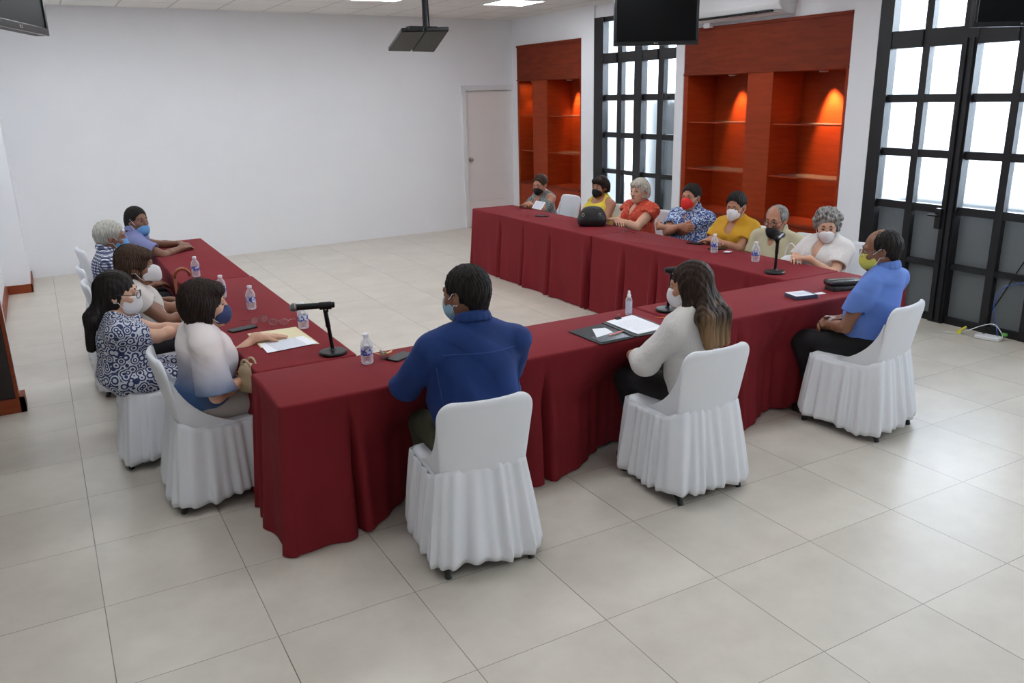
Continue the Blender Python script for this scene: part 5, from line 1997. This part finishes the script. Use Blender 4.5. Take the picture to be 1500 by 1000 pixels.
b.add([(-.02, -.012, 0), (.02, -.012, 0), (.02, .012, 0), (-.02, .012, 0), (-.02, .008, .012), (.02, .008, .012)], [(0, 3, 2, 1), (0, 1, 5, 4), (2, 3, 4, 5), (0, 4, 3), (1, 2, 5)])
b.build('clip_body', M['black'], e)
for s in (1,):
    MB().tube([(-0.008, .008, .010), (-0.010, -.002, .026), (0, -.006, .034), (0.010, -.002, .026), (0.008, .008, .010)], 0.0009, 6).build('clip_handle', M['chrome'], e, smooth=True)
pink = mat('pink_pen_plastic', (220, 110, 104), 0.35)
orange = mat('orange_pen_plastic', (224, 120, 60), 0.35)


def pen(x, y, rz, m, label, z=Z0 + 0.006, L_=0.13):
    e = empty('pen', (x, y, z), math.radians(rz), label, 'pen')
    MB().tube([(-L_ / 2, 0, 0), (-L_ / 2 + 0.02, 0, 0), (L_ / 2 - 0.015, 0, 0)], [0.0035, 0.004, 0.004], 10).build('barrel', m, e, smooth=True, angle=40)
    MB().tube([(L_ / 2 - 0.015, 0, 0), (L_ / 2, 0, 0)], [0.0035, 0.001], 10).build('tip', M['chrome'], e)


pen(2.80, 1.90, 14, pink, 'pink pen lying across the pocket of the black folder', Z0 + 0.0135, 0.13)
pen(3.27, 2.03, -35, orange, 'orange pen half hidden by the shoulder of the long-haired woman', Z0 + 0.005)

# spray bottle
e = empty('spray_bottle', (3.14, 2.235, Z0), 0.4, 'small clear spray bottle with a pointed white nozzle on the near table', 'spray bottle')
MB().lathe([(0.003, 0.0), (0.019, 0.0), (0.021, 0.004), (0.021, 0.095), (0.017, 0.108), (0.010, 0.114), (0.010, 0.118)], 20).build('bottle_body', M['bottle'], e, smooth=True, angle=50)
MB().lathe([(0.0213, 0.012), (0.0213, 0.088)], 20, caps=False).build('label', mat('pale_label', (206, 210, 226), 0.5, var=0.1, vscale=120), e, smooth=True)
MB().lathe([(0.012, 0.112), (0.0125, 0.126), (0.009, 0.130), (0.0075, 0.150), (0.005, 0.154), (0.001, 0.155)], 16).build('spray_head', M['white'], e, smooth=True, angle=40)


# microphones
def microphone(x, y, rz, h, label, tilt=0.03, body_l=0.215):
    e = empty('desk_microphone_stand', (x, y, Z0), math.radians(rz), label, 'microphone')
    MB().lathe([(0.002, 0.0), (0.072, 0.0), (0.076, 0.004), (0.076, 0.012), (0.070, 0.018), (0.02, 0.022), (0.012, 0.03)], 36).build('base', M['black'], e, smooth=True, angle=40)
    MB().tube([(0, 0, 0.018), (-0.012, 0, h * 0.6), (-0.014, 0, h * 0.62), (-0.022, 0, h * 0.97)], [0.0105, 0.0105, 0.0135, 0.0115], 14).build('stem', M['black'], e, smooth=True, angle=40)
    cl = MB()
    cl.box(-0.034, -0.006, -0.012, 0.012, h * 0.95, h + 0.012)
    cl.tube([(-0.052, 0, h + 0.022), (0.012, 0, h + 0.022)], 0.0215, 16)
    cl.build('clip', M['black'], e, smooth=True, angle=40)
    MB().tube([(-0.02, -0.014, h + 0.004), (-0.02, 0.014, h + 0.004)], 0.005, 10).build('clip_screw', M['chrome'], e, smooth=True, angle=40)
    mz = h + 0.024
    mo = MB().tube([(0.03, 0, mz), (0.026, 0, mz), (-0.05, 0, mz), (-body_l + 0.055, 0, mz), (-body_l + 0.045, 0, mz)], [0.012, 0.0165, 0.0165, 0.0175, 0.019], 18).build('microphone_body', M['black'], e, smooth=True, angle=40)
    hd = MB()
    hd.lathe([(0.024 * math.cos(a), 0.024 * math.sin(a)) for a in np.linspace(-PI / 2 + 0.02, PI / 2 - 0.02, 13)], 20, M4=Matrix.Translation((-body_l + 0.030, 0, mz)) @ Matrix.Rotation(PI / 2, 4, 'Y'))
    hd.build('grille_head', M['grill'], mo, smooth=True)
    MB().tube([(-body_l + 0.034, 0, mz), (-body_l + 0.040, 0, mz)], 0.0245, 20).build('grille_ring', M['chrome'], mo, smooth=True, angle=40)
    return e


microphone(1.30, 2.47, -17, 0.25, 'black microphone on a round-based desk stand at the near left table corner')
microphone(4.80, 2.60, -148, 0.24, 'black microphone on a round-based stand in front of the man in pale khaki')
microphone(3.40, 2.17, 165, 0.24, 'black microphone stand half hidden behind the head of the long-haired woman', body_l=0.17)

# keys
e = empty('key_bunch', (1.505, 2.235, Z0), 0, 'bunch of keys with a patterned ring beside the small water bottle', 'keys')
r_ = random.Random(4)
MB().tube([(0.018 * math.cos(a), 0.018 * math.sin(a), 0.012 + 0.006 * math.sin(a)) for a in np.linspace(0, 2 * PI, 18, endpoint=False)], 0.0018, 6, closed=True).build('key_ring', M['chrome'], e, smooth=True)
for k in range(5):
    a = k * 1.25 + 0.3
    M4 = Matrix.Rotation(a, 4, 'Z') @ Matrix.Rotation(-0.22 - 0.05 * k, 4, 'Y')
    b = MB()
    vs = []
    slab(b, 0.024, 0.022, 0.0, 0.0025, 0.009, M4 @ Matrix.Translation((0.024, 0, 0.014)), 4)
    b.box(0.034, 0.062, -0.004, 0.004, 0.0145, 0.0165, M4)
    b.box(0.046, 0.05, 0.004, 0.0065, 0.0145, 0.0165, M4)
    b.box(0.054, 0.058, 0.004, 0.0065, 0.0145, 0.0165, M4)
    b.build('key', M['chrome'] if k % 2 else M['gold'], e)
b = MB()
b.tube([(0.01 + 0.016 * math.cos(a), 0.02 + 0.016 * math.sin(a), 0.02) for a in np.linspace(0, 2 * PI, 14, endpoint=False)], 0.006, 8, closed=True)
b.build('key_fob', blotch_mat('dark_gold_fob', (40, 34, 28), (190, 160, 110), 180, thr=0.5), e, smooth=True)

# near right corner: small box with a card, black pouch and wallet
e = empty('small_box', (4.365, 1.955, Z0), math.radians(-12), 'small flat box with a white printed lid at the near right table', 'box')
box('box_base', mat('slate_blue_card', (70, 76, 96), 0.5), -0.085, 0.085, -0.065, 0.065, 0, 0.024, e, bevel=0.002)
o = box('lid_label', text_mat('lid_print', pitch=120, x0=-0.06, x1=0.06, y0=-0.04, y1=0.04, ink=(120, 130, 150)), -0.082, 0.06, -0.060, 0.062, 0.0245, 0.026, e)
sheet('paper_slip', [(4.46, 1.95), (4.58, 1.93), (4.59, 1.975), (4.47, 1.99)], M['paper'], 'narrow white slip of paper beside the small flat box', 'paper', Z0, 0.001)
e = empty('pouch', (4.79, 1.965, Z0 + 0.031), math.radians(-22), 'black glossy zip pouch lying on the dark wallet', 'pouch')
b = MB()
slab(b, 0.26, 0.12, 0, 0.034, 0.03, None, 5, 0.012)
b.build('pouch_body', mat('black_glossy_vinyl', (18, 18, 20), 0.25, bump=0.6, bscale=30), e, smooth=True)
MB().tube([(-0.115, 0.0, 0.035), (-0.04, 0.01, 0.0355), (0.05, 0.006, 0.0355), (0.11, 0.0, 0.035)], 0.003, 6).build('zip', M['chrome'], e)
box_at('wallet', mat('dark_leather', (36, 38, 38), 0.4, bump=0.3, bscale=200), 4.79, 1.955, Z0, 0.24, 0.12, 0.030, -16, 0.004, 'dark leather wallet under the black glossy pouch', 'wallet')

# tissue, small phones and papers on the right table
e = empty('tissue', (5.10, 3.42, Z0), 0.3, 'crumpled white tissue beside the water bottle before the woman in mustard', 'tissue')
b = MB()
n_ = 10
vs = [(-0.03 + 0.06 * i / n_, -0.025 + 0.05 * j / n_, 0.004 + 0.006 * math.sin(i * 1.3 + j) * math.cos(j * 1.1) + 0.006) for j in range(n_ + 1) for i in range(n_ + 1)]
b.add(vs, [(j * (n_ + 1) + i, j * (n_ + 1) + i + 1, (j + 1) * (n_ + 1) + i + 1, (j + 1) * (n_ + 1) + i) for j in range(n_) for i in range(n_)])
o = b.build('tissue_sheet', M['paper'], e, smooth=True)
s_ = o.modifiers.new('thick', 'SOLIDIFY')
s_.thickness = 0.003
o = sheet('reading_sheet', [(5.21, 6.93), (5.21, 6.71), (5.32, 6.71), (5.32, 6.93)], M['printed'], 'sheet of paper held upright by the woman in the grey checked top', 'paper', Z0 + 0.055, 0.001)
o.rotation_euler = (math.radians(52), 0, math.radians(-90))

# black handbag on the right table
def handbag(name, x, y, z, rz, w, d, h, m, label, handle, trim, lump=0.012, seed=0):
    e = empty(name, (x, y, z), math.radians(rz), label, 'handbag')
    gs = [Ell((0, 0, h * 0.40), (w / 2, d / 2, h * 0.60), k=0.02), Box3((0, 0, h * 0.22), (w * 0.46, d * 0.42, h * 0.22), 0.03, k=0.04),
          Cap((-w * 0.20, 0, h * 0.76), (w * 0.20, 0, h * 0.76), d * 0.2, k=0.05), Half((0, 0, 0.0), (0, 0, -1), k=0.006)]
    V, Q = implicit_mesh([gs], 0.005, fold_disp(lump * 0.4, seed, 30), 0.006)
    bd = quad_obj('bag_body', V, Q, m, e)
    for k, s in enumerate((-1, 1)):
        tube_child('bag_handle', [(-w * 0.24, s * d * 0.16, h * 0.78)] + [(-w * 0.24 * math.cos(a), s * (d * 0.16 + handle[1] * math.sin(a)), h * 0.78 + handle[0] * math.sin(a)) for a in np.linspace(0.2, PI - 0.2, 9)] + [(w * 0.24, s * d * 0.16, h * 0.78)], 0.0065, m, e)
    MB().tube([(-w * 0.33, 0, h * 0.955), (0, 0, h * 0.985), (w * 0.33, 0, h * 0.955)], 0.003, 6).build('zip', trim, e, smooth=True)
    b = MB()
    for s in (-0.32, 0.26):
        for q in (-1, 1):
            b.tube([(w * s + 0.012 * math.cos(a), q * d * 0.40, h * 0.62 + 0.015 * math.sin(a)) for a in np.linspace(0, 2 * PI, 12, endpoint=False)], 0.004, 6, closed=True)
    b.build('buckle', trim, e, smooth=True)
    return e


handbag('handbag', 5.05, 5.38, Z0, -34, 0.30, 0.16, 0.20, mat('black_quilted_leather', (16, 16, 18), 0.45, bump=0.4, bscale=40), 'black rounded handbag on the right table before the yellow top', (0.03, 0.02), M['chrome'], seed=2)
handbag('handbag', 0.86, 2.55, 0.600, -60, 0.16, 0.085, 0.15, mat('beige_leather', (176, 156, 126), 0.5, bump=0.3, bscale=60), 'small beige handbag on the lap of the woman in the ombre blouse', (0.06, 0.01), M['gold'], seed=9)
# white shoulder-bag strap of the curly haired woman
e = empty('white_handbag', (5.34, 2.92, 0.755), math.radians(95), 'white handbag with a tall arched handle before the curly-haired woman', 'handbag')
V, Q = implicit_mesh([[Box3((0, 0.03, -0.06), (0.08, 0.03, 0.06), 0.02), Ell((0, 0.03, -0.04), (0.09, 0.04, 0.07), k=0.02)]], 0.006)
quad_obj('bag_body', V, Q, M['white'], e)
tube_child('bag_handle', [(0.055 * math.cos(a), 0.03, 0.0 + 0.125 * math.sin(a)) for a in np.linspace(0, PI, 15)], 0.0055, M['white'], e)

# walking cane leaning at the left table
cane = mat('varnished_cane_wood', (150, 84, 48), 0.3, var=0.15, vscale=10)
pts = [(0.83, 4.93, 0.02), (0.835, 4.93, 0.80)] + [(0.835 + 0.055 - 0.055 * math.cos(a), 4.93 - 0.012 * math.sin(a), 0.80 + 0.065 * math.sin(a)) for a in np.linspace(0.25, PI * 0.98, 10)]
e = empty('walking_cane', (0.83, 4.93, 0), 0, 'wooden walking cane with a curved handle hooked up beside the left table', 'cane')
b = MB().tube([(p[0] - 0.83, p[1] - 4.93, p[2]) for p in pts[:2]], 0.011, 10).build('shaft', cane, e, smooth=True)
MB().tube([(p[0] - 0.83, p[1] - 4.93, p[2]) for p in pts[1:]], 0.0125, 12).build('curved_handle', cane, e, smooth=True)
MB().tube([(0, 0, 0.0), (0, 0, 0.03)], 0.015, 10).build('rubber_tip', M['black'], e)

# router, plug and cables by the glass door
e = empty('network_router', (6.90, 2.12, 0.0), math.radians(100), 'small white network box on the floor by the glass door', 'router')
b = MB()
slab(b, 0.20, 0.10, 0.002, 0.035, 0.02, None, 5, 0.008)
b.build('router_body', M['white'], e, smooth=True)
b = MB()
slab(b, 0.02, 0.012, 0.034, 0.038, 0.004, Matrix.Translation((0.05, -0.02, 0)), 4)
b.build('indicator', M['black'], e)
blue = mat('blue_network_cable', (48, 88, 170), 0.5)
yel = mat('yellow_plug', (220, 210, 60), 0.5)


def cable(name, pts, r, m, label, cat='cable'):
    P = [Vector(p) for p in pts]
    out = []
    for i in range(len(P) - 1):
        p0, p1, p2, p3 = P[max(i - 1, 0)], P[i], P[i + 1], P[min(i + 2, len(P) - 1)]
        for k in range(8):
            t = k / 8
            out.append(0.5 * ((2 * p1) + (-p0 + p2) * t + (2 * p0 - 5 * p1 + 4 * p2 - p3) * t * t + (-p0 + 3 * p1 - 3 * p2 + p3) * t ** 3))
    out.append(P[-1])
    o = MB().tube(out, r, 8).build(name, m, smooth=True)
    return tag(o, label, cat)


cable('network_cable', [(6.93, 2.06, 0.03), (6.97, 2.11, 0.12), (6.98, 2.16, 0.30), (6.98, 2.10, 0.44), (6.97, 1.98, 0.50), (6.96, 1.86, 0.55), (6.95, 1.70, 0.58)], 0.004, blue, 'blue network cable looping up beside the glass door')
cable('black_cable', [(6.985, 2.24, 0.10), (6.985, 2.14, 0.30), (6.985, 2.03, 0.55), (6.985, 1.94, 0.74), (6.985, 1.80, 0.95)], 0.005, M['black'], 'thin black cable running up slantwise across the glass door')
cable('white_cable', [(6.80, 2.47, 0.004), (6.88, 2.36, 0.006), (6.95, 2.22, 0.09), (6.96, 2.12, 0.12), (6.95, 2.04, 0.06), (6.93, 2.02, 0.03)], 0.004, M['white'], 'white cable arching over the small network box')
cable('grey_cable', [(6.70, 2.50, 0.004), (6.78, 2.40, 0.004), (6.84, 2.30, 0.004), (6.86, 2.20, 0.008)], 0.005, mat('grey_cable_skin', (186, 184, 178), 0.5), 'pale cable lying flat on the floor left of the network box')
e = empty('yellow_plug', (6.86, 2.36, 0.0), math.radians(30), 'yellow plug among the cables on the floor by the glass door', 'plug')
box('plug_body', yel, -0.03, 0.03, -0.018, 0.018, 0.002, 0.03, e, bevel=0.004)
MB().tube([(0.0, 0.0, 0.02), (0.0, -0.05, 0.07)], 0.009, 8).build('plug_tail', yel, e)
e = empty('green_plug', (6.955, 2.02, 0.045), 0.0, 'small green connector above the network box', 'plug')
box('plug_body', mat('green_plastic', (110, 180, 90), 0.5), -0.015, 0.015, -0.02, 0.02, 0.0, 0.022, e, bevel=0.003)
